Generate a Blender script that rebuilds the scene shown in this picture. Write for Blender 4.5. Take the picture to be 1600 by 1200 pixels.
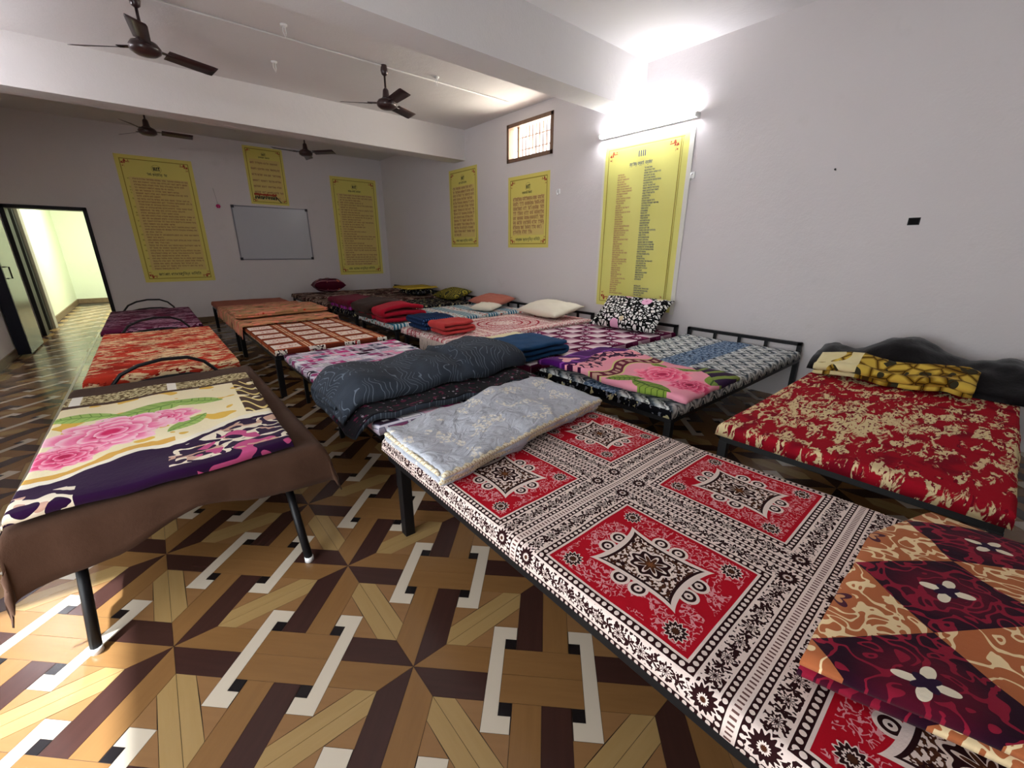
import bpy, bmesh, math, random
from mathutils import Vector, Matrix, noise
PI = math.pi
for o in list(bpy.data.objects): bpy.data.objects.remove(o, do_unlink=True)
SC = bpy.context.scene
COL = SC.collection

# ------------------------------------------------------------------ camera
cam_d = bpy.data.cameras.new('camera'); cam = bpy.data.objects.new('camera', cam_d); COL.objects.link(cam)
cam_d.sensor_width = 36.0; cam_d.lens = 14.584; cam_d.clip_start = 0.02; cam_d.clip_end = 100
RIGHT = Vector((0.76265, -0.64679, 0.00437)); UP = Vector((0.19577, 0.23727, 0.95151)); BACK = Vector((-0.61647, -0.72482, 0.30757))
CAMZ = 1.33
cam.matrix_world = Matrix(((RIGHT.x, UP.x, BACK.x, 0), (RIGHT.y, UP.y, BACK.y, 0), (RIGHT.z, UP.z, BACK.z, CAMZ), (0, 0, 0, 1)))
SC.camera = cam
FPX = 648.16
def pix(x, y, z):
    v = Vector((x, y, z - CAMZ)); d = -v.dot(BACK)
    if d < 0.05: return None
    return 800 + FPX * v.dot(RIGHT) / d, 600 - FPX * v.dot(UP) / d, d

# ------------------------------------------------------------------ light
vs = SC.view_settings; vs.view_transform = 'Standard'; vs.look = 'None'; vs.gamma = 1.0; vs.use_curve_mapping = False
vs.exposure = 1.40
W = bpy.data.worlds.new('sky'); SC.world = W; W.use_nodes = True
bg = W.node_tree.nodes['Background']; bg.inputs[0].default_value = (0.88, 0.94, 1.0, 1); bg.inputs[1].default_value = 1.5
def area(name, loc, sx, sy, direction, power, color):
    d = bpy.data.lights.new(name, 'AREA'); d.shape = 'RECTANGLE'; d.size = sx; d.size_y = sy; d.energy = power; d.color = color
    o = bpy.data.objects.new(name, d); COL.objects.link(o); o.location = loc
    o.rotation_euler = Vector(direction).to_track_quat('-Z', 'Y').to_euler(); return o
XR, XL, YB, YN, ZC = 4.42, -1.49, 9.75, -3.0, 3.20
sd = bpy.data.lights.new('sun_offscreen', 'SUN'); sd.energy = 6.5; sd.angle = 0.03; sd.color = (0.90, 0.96, 1.0)
sun = bpy.data.objects.new('sun_offscreen', sd); COL.objects.link(sun); sun.rotation_euler = Vector((0.565, -0.06, -0.85)).to_track_quat('-Z', 'Y').to_euler()
area('window_daylight', (XR + 0.42, 5.05, 2.95), 1.9, 1.1, (-1, 0, -0.05), 95, (1.0, 0.90, 0.74))
area('side_doorway_left_offscreen', (XL - 0.30, 1.1, 1.15), 2.5, 2.0, (1, 0, -0.05), 22, (0.95, 0.98, 1.0))
area('hall_lamp_offscreen', (-0.2, 12.4, 3.05), 1.2, 0.2, (0, 0, -1), 62, (1.0, 1.0, 0.88))

# ------------------------------------------------------------------ object helpers
def tag(o, label=None, cat=None, group=None, kind=None):
    if label: o['label'] = label
    if cat: o['category'] = cat
    if group: o['group'] = group
    if kind: o['kind'] = kind
    return o
def thing(name, label, cat, loc=(0, 0, 0), rz=0, group=None):
    o = bpy.data.objects.new(name, None); COL.objects.link(o); o.location = loc; o.rotation_euler = (0, 0, rz)
    o.empty_display_size = 0.1
    return tag(o, label, cat, group)
def link(name, me, parent=None, loc=None):
    o = bpy.data.objects.new(name, me); COL.objects.link(o)
    if parent is not None: o.parent = parent
    if loc is not None: o.location = loc
    return o
def shade(me, smooth=True):
    me.polygons.foreach_set('use_smooth', [smooth] * len(me.polygons))
def obj(name, bm, m, parent=None, smooth=False, loc=None):
    bmesh.ops.recalc_face_normals(bm, faces=bm.faces[:])
    me = bpy.data.meshes.new(name); bm.to_mesh(me); bm.free(); me.materials.append(m); shade(me, smooth)
    return link(name, me, parent, loc)
def pyobj(name, V, Fc, m, parent=None, smooth=True, uvs=None, loc=None, mats=None, fm=None):
    me = bpy.data.meshes.new(name); me.from_pydata(V, [], Fc); 
    for k in (mats or [m]): me.materials.append(k)
    if fm: me.polygons.foreach_set('material_index', fm)
    if uvs:
        ul = me.uv_layers.new(name='UVMap'); 
        li = [0.0] * (2 * len(me.loops))
        for i, l in enumerate(me.loops): li[2*i], li[2*i+1] = uvs[l.vertex_index]
        ul.data.foreach_set('uv', li)
    shade(me, smooth); me.update()
    return link(name, me, parent, loc)
def struct(o): o['kind'] = 'structure'; return o
def bx(bm, x0, x1, y0, y1, z0, z1, bev=0):
    vs_ = [bm.verts.new(p) for p in ((x0,y0,z0),(x1,y0,z0),(x1,y1,z0),(x0,y1,z0),(x0,y0,z1),(x1,y0,z1),(x1,y1,z1),(x0,y1,z1))]
    fs = [bm.faces.new([vs_[i] for i in q]) for q in ((3,2,1,0),(4,5,6,7),(0,1,5,4),(1,2,6,5),(2,3,7,6),(3,0,4,7))]
    if bev:
        es = list({e for f in fs for e in f.edges}); bmesh.ops.bevel(bm, geom=es, offset=bev, segments=2, affect='EDGES', profile=0.7)
def box(name, m, parent, x0, x1, y0, y1, z0, z1, bev=0):
    bm = bmesh.new(); bx(bm, x0, x1, y0, y1, z0, z1, bev); return obj(name, bm, m, parent)
def tube(bm, pts, r, n=8, cap=True):
    pts = [Vector(p) for p in pts]; rings = []; up = None
    for i, p in enumerate(pts):
        t = (pts[min(i+1, len(pts)-1)] - pts[max(i-1, 0)]).normalized()
        if up is None or abs(up.dot(t)) > 0.95: up = Vector((0,0,1)) if abs(t.z) < 0.9 else Vector((1,0,0))
        a = t.cross(up).normalized(); b = a.cross(t).normalized(); up = b
        rr = r[i] if isinstance(r, (list, tuple)) else r
        rings.append([bm.verts.new(p + a*math.cos(2*PI*k/n)*rr + b*math.sin(2*PI*k/n)*rr) for k in range(n)])
    for i in range(len(rings)-1):
        for k in range(n): bm.faces.new((rings[i][k], rings[i][(k+1)%n], rings[i+1][(k+1)%n], rings[i+1][k]))
    if cap: bm.faces.new(rings[0][::-1]); bm.faces.new(rings[-1])
def lathe(bm, prof, n=24, cx=0, cy=0):
    rings = [[bm.verts.new((cx + r*math.cos(2*PI*k/n), cy + r*math.sin(2*PI*k/n), z)) for k in range(n)] for r, z in prof]
    for i in range(len(rings)-1):
        for k in range(n): bm.faces.new((rings[i][k], rings[i][(k+1)%n], rings[i+1][(k+1)%n], rings[i+1][k]))
    bm.faces.new(rings[0][::-1]); bm.faces.new(rings[-1])
def nz(x, y, z=0.0): return noise.noise(Vector((x, y, z)))

# ------------------------------------------------------------------ node expressions
def lin(h):
    h = h.lstrip('#'); out = []
    for i in (0, 2, 4):
        c = int(h[i:i+2], 16) / 255.0; out.append(c/12.92 if c <= 0.04045 else ((c+0.055)/1.055)**2.4)
    return (out[0], out[1], out[2], 1.0)
T = None
class E:
    def __init__(s, k): s.k = k
    def __add__(a, b): return mth('ADD', a, b)
    def __radd__(a, b): return mth('ADD', b, a)
    def __sub__(a, b): return mth('SUBTRACT', a, b)
    def __rsub__(a, b): return mth('SUBTRACT', b, a)
    def __mul__(a, b): return mth('MULTIPLY', a, b)
    def __rmul__(a, b): return mth('MULTIPLY', b, a)
    def __truediv__(a, b): return mth('DIVIDE', a, b)
    def __neg__(a): return mth('MULTIPLY', a, -1.0)
def put(sock, v):
    if isinstance(v, E): T.links.new(v.k, sock)
    else: sock.default_value = v
def mth(op, a, b=None, c=None, clamp=False):
    n = T.nodes.new('ShaderNodeMath'); n.operation = op; n.use_clamp = clamp
    put(n.inputs[0], a)
    if b is not None: put(n.inputs[1], b)
    if c is not None: put(n.inputs[2], c)
    return E(n.outputs[0])
def ab(a): return mth('ABSOLUTE', a)
def mn(a, b): return mth('MINIMUM', a, b)
def mx(a, b): return mth('MAXIMUM', a, b)
def sn(a): return mth('SINE', a)
def cs(a): return mth('COSINE', a)
def fr(a): return mth('FRACT', a)
def fl(a): return mth('FLOOR', a)
def pw(a, b): return mth('POWER', a, b)
def gt(a, b): return mth('GREATER_THAN', a, b)
def lt(a, b): return mth('LESS_THAN', a, b)
def at2(a, b): return mth('ARCTAN2', a, b)
def hyp(a, b): return mth('SQRT', a*a + b*b)
def inv(a): return 1.0 - a
def band(x, a, b): return gt(x, a) * lt(x, b)
def sst(x, a, b):
    n = T.nodes.new('ShaderNodeMapRange'); n.interpolation_type = 'SMOOTHSTEP'; put(n.inputs[0], x); n.inputs[1].default_value = a; n.inputs[2].default_value = b
    return E(n.outputs[0])
def vec(u, v, w=0.0):
    n = T.nodes.new('ShaderNodeCombineXYZ'); put(n.inputs[0], u); put(n.inputs[1], v); put(n.inputs[2], w); return E(n.outputs[0])
def nse(u, v, scale=10.0, det=2.0, rough=0.5, dist=0.0, w=0.0):
    n = T.nodes.new('ShaderNodeTexNoise'); put(n.inputs['Vector'], vec(u, v, w)); n.inputs['Scale'].default_value = scale
    n.inputs['Detail'].default_value = det; n.inputs['Roughness'].default_value = rough; n.inputs['Distortion'].default_value = dist
    return E(n.outputs[0])
def vor(u, v, scale=10.0, feat='F1', rnd=1.0, out=0):
    n = T.nodes.new('ShaderNodeTexVoronoi'); n.feature = feat; put(n.inputs['Vector'], vec(u, v)); n.inputs['Scale'].default_value = scale
    n.inputs['Randomness'].default_value = rnd; return E(n.outputs[out])
def wnz(u, v):
    n = T.nodes.new('ShaderNodeTexWhiteNoise'); n.noise_dimensions = '2D'; put(n.inputs['Vector'], vec(u, v)); return E(n.outputs[0])
def colr(c): return lin(c) if isinstance(c, str) else c
def mix(a, b, f):
    n = T.nodes.new('ShaderNodeMix'); n.data_type = 'RGBA'; n.clamp_factor = True; put(n.inputs[0], f); put(n.inputs[6], colr(a)); put(n.inputs[7], colr(b)); return E(n.outputs[2])
def layer(base, *pairs):
    for m_, c in pairs: base = mix(base, c, m_)
    return base
def rampc(f, *stops):
    n = T.nodes.new('ShaderNodeValToRGB'); cr = n.color_ramp
    while len(cr.elements) < len(stops): cr.elements.new(0.5)
    for e, (p, c) in zip(cr.elements, stops): e.position = p; e.color = lin(c)
    put(n.inputs[0], f); return E(n.outputs[0])
def uvn():
    n = T.nodes.new('ShaderNodeUVMap'); s = T.nodes.new('ShaderNodeSeparateXYZ'); T.links.new(n.outputs[0], s.inputs[0]); return E(s.outputs[0]), E(s.outputs[1])
def posn(kind='Object'):
    n = T.nodes.new('ShaderNodeTexCoord'); s = T.nodes.new('ShaderNodeSeparateXYZ'); T.links.new(n.outputs[kind], s.inputs[0]); return E(s.outputs[0]), E(s.outputs[1]), E(s.outputs[2])
def material(name, fn, rough=0.9, coords='uv', bump=None, bstr=0.3, bdist=0.004, metal=0.0, spec=0.3, sheen=0.0, emit=None):
    global T
    m = bpy.data.materials.new(name); m.use_nodes = True; T = m.node_tree; P = T.nodes['Principled BSDF']
    P.inputs['Metallic'].default_value = metal; P.inputs['Specular IOR Level'].default_value = spec
    if sheen: P.inputs['Sheen Weight'].default_value = sheen
    c = uvn() if coords == 'uv' else posn(coords) if coords else ()
    r = fn(*c) if callable(fn) else colr(fn)
    put(P.inputs['Base Color'], r)
    put(P.inputs['Roughness'], rough(*c) if callable(rough) else rough)
    if bump:
        b = T.nodes.new('ShaderNodeBump'); b.inputs['Strength'].default_value = bstr; b.inputs['Distance'].default_value = bdist
        put(b.inputs['Height'], bump(*c)); T.links.new(b.outputs[0], P.inputs['Normal'])
    if emit: P.inputs['Emission Color'].default_value = lin(emit[0]); P.inputs['Emission Strength'].default_value = emit[1]
    return m
# ------------------------------------------------------------------ plain materials
def plaster(name, c1, c2, c3):
    return material(name, lambda x, y, z: layer(mix(c1, c2, nse(x, y, 0.9, 4.0, 0.6, w=z)), (sst(nse(x, y, 2.3, 5.0, 0.65, w=z), 0.60, 0.78) * 0.5, c3)), rough=0.85, coords='Object',
        bump=lambda x, y, z: nse(x, y, 9.0, 5.0, 0.6, w=z) + nse(x, y, 60.0, 2.0, w=z) * 0.25, bstr=0.35, bdist=0.012)
M_WALL = plaster('wall_paint', '#e2dcdb', '#dad5d5', '#cfcac6')
M_CEIL = plaster('ceiling_paint', '#dedbd9', '#d8d5d4', '#cfcbc8')
M_HALL = plaster('hall_paint', '#e6ecd6', '#dfe9cf', '#d4dcc4')
M_BLACK = material('black_steel', lambda x, y, z: mix('#08080a', '#121114', nse(x, y, 30.0, 3.0, w=z)), rough=0.45, coords='Object', spec=0.3)
M_FRAME = material('door_frame_black', '#15141a', rough=0.5, coords=None)
M_SKIRT = material('skirting_stone', lambda x, y, z: mix('#5c4a3a', '#8a7558', nse(x, y, 14.0, 4.0, 0.6, w=z)), rough=0.4, coords='Object')
M_PLY = material('plywood', lambda x, y, z: mix('#8d6f47', '#a88957', nse(x*0.2, y, 25.0, 3.0, w=z)), rough=0.7, coords='Object')
M_WHITEPL = material('white_plastic', '#e8e8e6', rough=0.4, coords=None, spec=0.5)
M_ALU = material('aluminium', '#83848c', rough=0.3, coords=None, metal=0.3)
M_GREYPL = material('grey_plastic', '#33323a', rough=0.5, coords=None)
M_FAN = material('brown_enamel', lambda x, y, z: mix('#2b1a1c', '#3c2628', nse(x, y, 6.0, w=z)), rough=0.28, coords='Object', spec=0.6)
M_WOODF = material('window_wood', lambda x, y, z: mix('#6d5446', '#8a6d59', nse(x*4, y*4, 8.0, 3.0, w=z)), rough=0.6, coords='Object')

# ------------------------------------------------------------------ room shell
def sbox(name, m, *a):
    return struct(box(name, m, None, *a))
def wall(name, m, boxes):
    bm = bmesh.new()
    for b in boxes: bx(bm, *b)
    return struct(obj(name, bm, m))
TH = 0.23
DX0, DX1, DZ = -1.46, -0.55, 1.93          # doorway in the back wall
WY0, WY1, WZ0, WZ1 = 4.38, 5.33, 2.555, 3.055   # window in the right wall
SY0, SY1, SZ1 = -0.15, 2.35, 2.15          # side doorway in the left wall, beside the photographer
wall('wall_right', M_WALL, [(XR, XR+TH, YN, WY0, 0, ZC), (XR, XR+TH, WY1, YB+TH, 0, ZC), (XR, XR+TH, WY0, WY1, 0, WZ0), (XR, XR+TH, WY0, WY1, WZ1, ZC)])
wall('wall_back', M_WALL, [(DX1, XR, YB, YB+TH, 0, ZC), (XL, DX0, YB, YB+TH, 0, ZC), (DX0, DX1, YB, YB+TH, DZ, ZC)])
wall('wall_left', M_WALL, [(XL-TH, XL, YN, SY0, 0, ZC), (XL-TH, XL, SY1, YB+TH, 0, ZC), (XL-TH, XL, SY0, SY1, SZ1, ZC)])
wall('wall_rear', M_WALL, [(XL, XR, YN-TH, YN, 0, ZC)])
wall('ceiling', M_CEIL, [(XL-TH, XR+TH, YN-TH, YB+TH, ZC, ZC+0.15)])
for i, (a, b) in enumerate(((6.43, 6.75), (3.02, 3.33), (-0.40, -0.08))):
    tag(sbox('ceiling_beam', M_CEIL, XL, XR, a, b, 2.75, ZC), ['white ceiling beam in front of the far fans', 'white ceiling beam ending above the tube light', 'white ceiling beam overhead'][i], 'beam')
# hall behind the doorway
HX1, HY1 = 1.6, 15.1
wall('wall_hall_left', M_HALL, [(XL-TH, XL, YB+TH, HY1, 0, 3.1)])
wall('wall_hall_end', M_HALL, [(XL-TH, HX1, HY1, HY1+TH, 0, 3.1)])
wall('wall_hall_right', M_HALL, [(HX1, HX1+TH, YB+TH, HY1+TH, 0, 3.1)])
wall('ceiling_hall', M_HALL, [(XL-TH, HX1+TH, YB+TH, HY1+TH, 3.1, 3.2)])
sbox('trim_1', material('hall_pilaster', '#b9b6a8', rough=0.8, coords=None), XL, XL+0.09, 10.55, 10.80, 0, 2.9)
sbox('trim_2', M_FRAME, XL, XL+0.05, 10.40, 10.55, 0, 2.2)
sbox('baseboard_hall_end', M_SKIRT, XL, HX1, HY1-0.02, HY1, 0, 0.11)
sbox('baseboard_hall_left', M_SKIRT, XL, XL+0.02, 10.80, HY1-0.02, 0, 0.11)
sbox('baseboard_back', M_SKIRT, DX1+0.06, XR, YB-0.015, YB, 0, 0.10)
sbox('baseboard_left', M_SKIRT, XL, XL+0.015, SY1+0.05, YB, 0, 0.10)
# black steel door frame of the back doorway
d1 = thing('door_1', 'black steel frame of the doorway to the bright hall', 'door frame', ((DX0+DX1)/2, YB, 0)); d1['kind'] = 'structure'
cx = (DX0+DX1)/2
for nm, a in (('jamb', (DX1-cx-0.045, DX1-cx+0.005, -0.02, TH, 0, DZ)), ('jamb', (DX0-cx-0.005, DX0-cx+0.045, -0.02, TH, 0, DZ)), ('head', (DX0-cx, DX1-cx, -0.02, TH, DZ-0.045, DZ+0.005))):
    box(nm, M_FRAME, d1, *a)
# opened steel door leaf standing along the left wall
M_LEAF = material('door_enamel', lambda x, y, z: mix('#4c5a58', '#3f4b4d', nse(x*3, y*3, 3.0, 3.0, w=z)), rough=0.22, coords='Object', spec=0.6)
d2 = thing('door_2', 'grey-green steel door leaf standing open along the left wall', 'door', (XL, 8.05, 0)); d2['kind'] = 'structure'
box('door_leaf', M_LEAF, d2, 0.095, 0.135, 0.02, 0.86, 0.02, 2.02, 0.004)
box('edge_strip', material('navy_dark', '#141722', rough=0.35, coords=None), d2, 0.015, 0.134, -0.015, 0.02, 0.02, 2.02, 0.003)  # dark navy strip across the gap between leaf and wall
bm = bmesh.new(); tube(bm, [(0.136, 0.12, 1.10), (0.175, 0.12, 1.10), (0.175, 0.12, 0.96), (0.136, 0.12, 0.96)], 0.008); obj('handle', bm, M_BLACK, d2)
bm = bmesh.new()
for zz in (0.35, 1.7): bx(bm, 0.0, 0.10, 0.82, 0.86, zz, zz+0.1)
obj('hinge', bm, M_BLACK, d2)
# side doorway frame, beside the photographer
d3 = thing('door_3', 'dark frame of the side doorway in the left wall', 'door frame', (XL, 1.1, 0)); d3['kind'] = 'structure'
for nm, a in (('jamb', (-TH, 0.02, SY0-1.1, SY0-1.05, 0, SZ1)), ('jamb', (-TH, 0.02, SY1-1.15, SY1-1.1, 0, SZ1)), ('head', (-TH, 0.02, SY0-1.1, SY1-1.1, SZ1-0.05, SZ1))): box(nm, M_FRAME, d3, *a)
# window with its grille
w1 = thing('window_1', 'small high window with a brown frame and bright vertical bars', 'window', (XR, (WY0+WY1)/2, WZ0)); w1['kind'] = 'structure'
hw, hh = (WY1-WY0)/2, WZ1-WZ0
for nm, a in (('frame_rail', (-0.012, 0.10, -hw, hw, 0, 0.05)), ('frame_rail', (-0.012, 0.10, -hw, hw, hh-0.05, hh)), ('frame_stile', (-0.012, 0.10, -hw, -hw+0.045, 0, hh)), ('frame_stile', (-0.012, 0.10, hw-0.045, hw, 0, hh))):
    box(nm, M_WOODF, w1, *a, 0.004)
box('casement_stile', M_WOODF, w1, 0.05, 0.08, hw-0.20, hw-0.17, 0.05, hh-0.05)
for k in range(11):
    y = -hw + 0.10 + k * (2*hw - 0.24) / 10
    bm = bmesh.new(); tube(bm, [(0.12, y, 0.03), (0.12, y, hh-0.03)], 0.009, 6); obj('grille_bar', bm, M_WOODF, w1)
for z in (0.17, 0.33):
    bm = bmesh.new(); tube(bm, [(0.128, -hw+0.03, z), (0.128, hw-0.03, z)], 0.007, 6); obj('grille_rail', bm, M_WOODF, w1)

# ------------------------------------------------------------------ inlaid floor
U = 0.43; OX, OY = 0.420, 0.997; CA = math.sqrt(0.5)
def wood(name, a, b):
    return material(name, lambda u, v: mix(a, b, nse(u*1.2, v*14.0, 3.0, 3.0, 0.6)), rough=lambda u, v: 0.20 + 0.10*nse(u, v, 3.0), spec=0.45,
        bump=lambda u, v: nse(u*2, v*30.0, 3.0, 2.0), bstr=0.04, bdist=0.001)
FM = [wood('floor_dark', '#33201c', '#402823'), wood('floor_tan', '#755331', '#86623a'), wood('floor_light', '#927548', '#a18558'), wood('floor_brown', '#7f5c3a', '#8b6742'),
      material('floor_white', '#c4b7a4', rough=0.25, coords=None, spec=0.45), material('floor_black', '#171416', rough=0.25, coords=None, spec=0.45)]
b_, s_ = 0.21, 0.585
PC = []   # (name, polygon in grid units, material, anchor 0 star 1 bracket, grain angle)
def rot(pts, q): return [((x, y), (-y, x), (-x, -y), (y, -x))[q] for x, y in pts]
for q in range(4):
    L = s_ if q in (0, 2) else 1 - b_
    PC.append(('plank', rot([(0,0), (L,0), (L,b_), (b_,b_)], q), 1, 0, q % 2))
    PC.append(('plank', rot([(0,0), (b_,-b_), (L,-b_), (L,0)], q), 0, 0, q % 2))
for mxx in (1, -1):
    mir = lambda P: [(mxx*x, y) for x, y in P]
    PC.append(('diagonal_plank', mir([(b_,b_), (0.375,b_), (0.79,0.625), (0.79,0.79)]), 2, 0, 2 if mxx > 0 else 3))
    PC.append(('diagonal_plank', mir([(b_,b_), (0.79,0.79), (0.625,0.79), (b_,0.375)]), 2, 0, 2 if mxx > 0 else 3))
    for tri in ([(0.375,b_), (s_,b_), (s_,0.42)], [(s_,0.415), (0.79,0.415), (0.79,0.625)], [(b_,0.375), (0.415,s_), (b_,s_)], [(0.415,s_), (0.625,0.79), (0.415,0.79)]):
        PC.append(('triangle_inlay', mir(tri), 3, 0, 0))
PC.append(('plank', [(-0.305,0), (0.305,0), (0.305,b_), (-0.305,b_)], 1, 1, 0)); PC.append(('plank', [(-0.305,-b_), (0.305,-b_), (0.305,0), (-0.305,0)], 1, 1, 0))
for sx in (-1, 1):
    o1, i1, h1 = 0.415*sx, 0.305*sx, 0.215*sx
    PC.append(('bracket_inlay', [(o1,-0.415), (o1,0.415), (h1,0.415), (h1,0.30), (i1,0.30), (i1,-0.30), (h1,-0.30), (h1,-0.415)], 4, 1, 0))
    for sy in (-1, 1): PC.append(('square_inlay', [(h1,sy*b_), (i1,sy*b_), (i1,sy*0.30), (h1,sy*0.30)], 5, 1, 0))
def inset(poly, d):
    n = len(poly); A = sum(poly[i][0]*poly[(i+1)%n][1] - poly[(i+1)%n][0]*poly[i][1] for i in range(n))
    if A < 0: poly = poly[::-1]
    out = []
    for i in range(n):
        p0, p1, p2 = Vector(poly[i-1]), Vector(poly[i]), Vector(poly[(i+1)%n])
        e1 = (p1-p0); e2 = (p2-p1)
        if e1.length < 1e-6 or e2.length < 1e-6: out.append(p1); continue
        e1.normalize(); e2.normalize()
        n1 = Vector((-e1.y, e1.x)); n2 = Vector((-e2.y, e2.x)); m = n1 + n2
        out.append(p1 + m*(d/max(0.3, m.dot(n1))))
    return out
def piece_geo(poly, grain):
    top = inset(poly, 0.0016); n = len(top)
    V = [(p.x*U, p.y*U, 0.0) for p in top] + [(p.x*U, p.y*U, -0.006) for p in top]
    Fc = [tuple(range(n))] + [(i, i+n, (i+1) % n + n, (i+1) % n) for i in range(n)]
    g = [0, PI/2, PI/4, -PI/4][grain]; c, s = math.cos(g), math.sin(g)
    uv = [((x*c + y*s), (-x*s + y*c)) for x, y, _ in V]
    return V, Fc, uv
GEO = [piece_geo(p[1], p[4]) for p in PC]
floor_root = thing('floor', 'glossy inlaid wood-pattern floor with white brackets', 'floor', (OX, OY, 0), -PI/4); floor_root['kind'] = 'structure'
M_GROUT = material('floor_joint', '#2c1e17', rough=0.5, coords=None)
def ginv(x, y):
    x -= OX; y -= OY; return ((x - y)*CA/U, (x + y)*CA/U)
def groom(i, j): return OX + (i + j)*CA*U, OY + (-i + j)*CA*U
REGS = [(XL-0.02, XR, YN, YB), (XL, HX1, YB, HY1)]
BEDS_XY = [(0.72, 1.78, -0.5, 1.78), (0.75, 1.82, 2.1, 4.0), (0.74, 1.8, 4.2, 8.9), (-0.5, 0.45, 1.9, 8.4), (2.2, 4.4, -0.2, 0.8), (2.2, 4.4, 1.15, 9.4)]
cand = []; rest = []
for i in range(-24, 30):
    for j in range(-24, 40):
        x, y = groom(i, j)
        if not any(a-0.35 < x < b+0.35 and c-0.35 < y < d+0.35 for a, b, c, d in REGS): continue
        anchor = 0 if (i + j) % 2 == 0 else 1
        for k, p in enumerate(PC):
            if p[3] != anchor: continue
            mx_ = sum(q[0] for q in p[1])/len(p[1]); my_ = sum(q[1] for q in p[1])/len(p[1])
            px, py = groom(i + mx_, j + my_)
            if not any(a < px < b and c < py < d for a, b, c, d in REGS): continue
            pp = pix(px, py, 0.0); sz = 0
            if pp and -20 < pp[0] < 1620 and -20 < pp[1] < 1220:
                ar = 0; n = len(p[1]); q2 = [pix(*groom(i+q[0], j+q[1]), 0.0) for q in p[1]]
                if all(q2): ar = abs(sum(q2[t][0]*q2[(t+1)%n][1] - q2[(t+1)%n][0]*q2[t][1] for t in range(n)))/2
                hid = any(a < px < b and c < py < d for a, b, c, d in BEDS_XY)
                sz = ar * (0.15 if hid else 1.0)
            (cand if sz > 60 else rest).append((sz, i, j, k))
cand.sort(reverse=True); cnt = {}; MESH = {}
LIM = {'plank': 300, 'diagonal_plank': 200, 'triangle_inlay': 200, 'bracket_inlay': 90, 'square_inlay': 120}
for sz, i, j, k in cand:
    nm = PC[k][0]; cnt[nm] = cnt.get(nm, 0) + 1
    if cnt[nm] > LIM[nm]: rest.append((sz, i, j, k)); continue
    if k not in MESH:
        V, Fc, uv = GEO[k]; me = bpy.data.meshes.new(nm); me.from_pydata(V, [], Fc); me.materials.append(FM[PC[k][2]])
        ul = me.uv_layers.new(name='UVMap')
        for t, l in enumerate(me.loops): ul.data[t].uv = uv[l.vertex_index]
        MESH[k] = me
    link(nm, MESH[k], floor_root, (i*U, j*U, 0))
V, Fc, uv, fm = [], [], [], []
for sz, i, j, k in rest:
    v, f, t = GEO[k]; o = len(V)
    V += [(a + i*U, b + j*U, c) for a, b, c in v]; Fc += [tuple(q + o for q in g) for g in f]; uv += [(a + i*0.37, b + j*0.61) for a, b in t]; fm += [PC[k][2]] * len(f)
pyobj('far_inlay', V, Fc, None, floor_root, False, uv, mats=FM, fm=fm)['kind'] = 'stuff'
bm = bmesh.new()
for a, b, c, d in ((XL-TH, XR+TH, YN-TH, YB+0.1), (XL-TH, HX1+TH, YB+0.1, HY1+TH)):
    P = [ginv(a, c), ginv(b, c), ginv(b, d), ginv(a, d)]
    top = [bm.verts.new((p[0]*U, p[1]*U, -0.0012)) for p in P]; bot = [bm.verts.new((p[0]*U, p[1]*U, -0.12)) for p in P]
    bm.faces.new(top); bm.faces.new(bot[::-1])
    for t in range(4): bm.faces.new((top[t], bot[t], bot[(t+1)%4], top[(t+1)%4]))
obj('bed_slab', bm, M_GROUT, floor_root)
sbox('trim_3', material('seam_strip', '#b8b09a', rough=0.3, coords=None), -0.822, -0.800, SY1, YB-0.1, -0.001, 0.0012)
# ------------------------------------------------------------------ printed cloth
def weave(u, v): return nse(u, v, 40.0, 3.0, 0.6) + nse(u, v, 400.0, 1.0) * 0.25
def cloth(name, fn, rough=0.92, bstr=0.35, bdist=0.006, sheen=0.0, bump=weave): return material(name, fn, rough=rough, bump=bump, bstr=bstr, bdist=bdist, sheen=sheen, spec=0.06)
def cell(x, p): return (fr(x*(1.0/p) + 0.5) - 0.5) * p          # centred repeat
def petal(x, y, R, n, k=0.25, ph=0.0):                            # <1 inside an n-petalled flower
    return hyp(x, y) / (R * (1.0 - k + k*cs(at2(y, x)*n + ph)))
def rose(col, x, y, R, pale, mid, deep):                          # full-blown rose, rings of notched petals
    wob = nse(x, y, 2.2/R, 2.0) - 0.5; d = hyp(x, y)/R + wob*0.30; th = at2(y, x) + wob*1.2
    for r, n, ph in ((1.0, 8.0, 0.3), (0.74, 7.0, 1.1), (0.50, 5.0, 0.2), (0.27, 4.0, 0.8)):
        w = ab(cs(th*(n/2) + ph)); t = d/(r*0.80 + w*(r*0.22))
        c = mix(mix(deep, mid, sst(t, 0.45, 0.75)), pale, sst(t, 0.74, 0.97)); c = mix(c, deep, sst(w, 0.22, 0.0)*0.6)
        col = mix(col, c, lt(t, 1.0))
    return col
def leaf(col, x, y, ang, L, Wd, c1, c2):
    c, s = math.cos(ang), math.sin(ang); a = (x*c + y*s)/L; b = (y*c - x*s)/Wd
    m_ = lt(ab(b), (1.0 - a*a)*0.9)*lt(ab(a), 1.0)
    vein = mx(lt(ab(b), 0.10), lt(fr(a*4.0 + ab(b)*0.8), 0.16))
    return mix(col, mix(c1, c2, vein*0.8 + sst(b, -0.8, 0.8)*0.3), m_)
def scribble(u, v, sc, wdt=0.035, det=1.5): return lt(ab(nse(u, v, sc, det, 0.5, 0.6) - 0.5), wdt)

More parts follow.
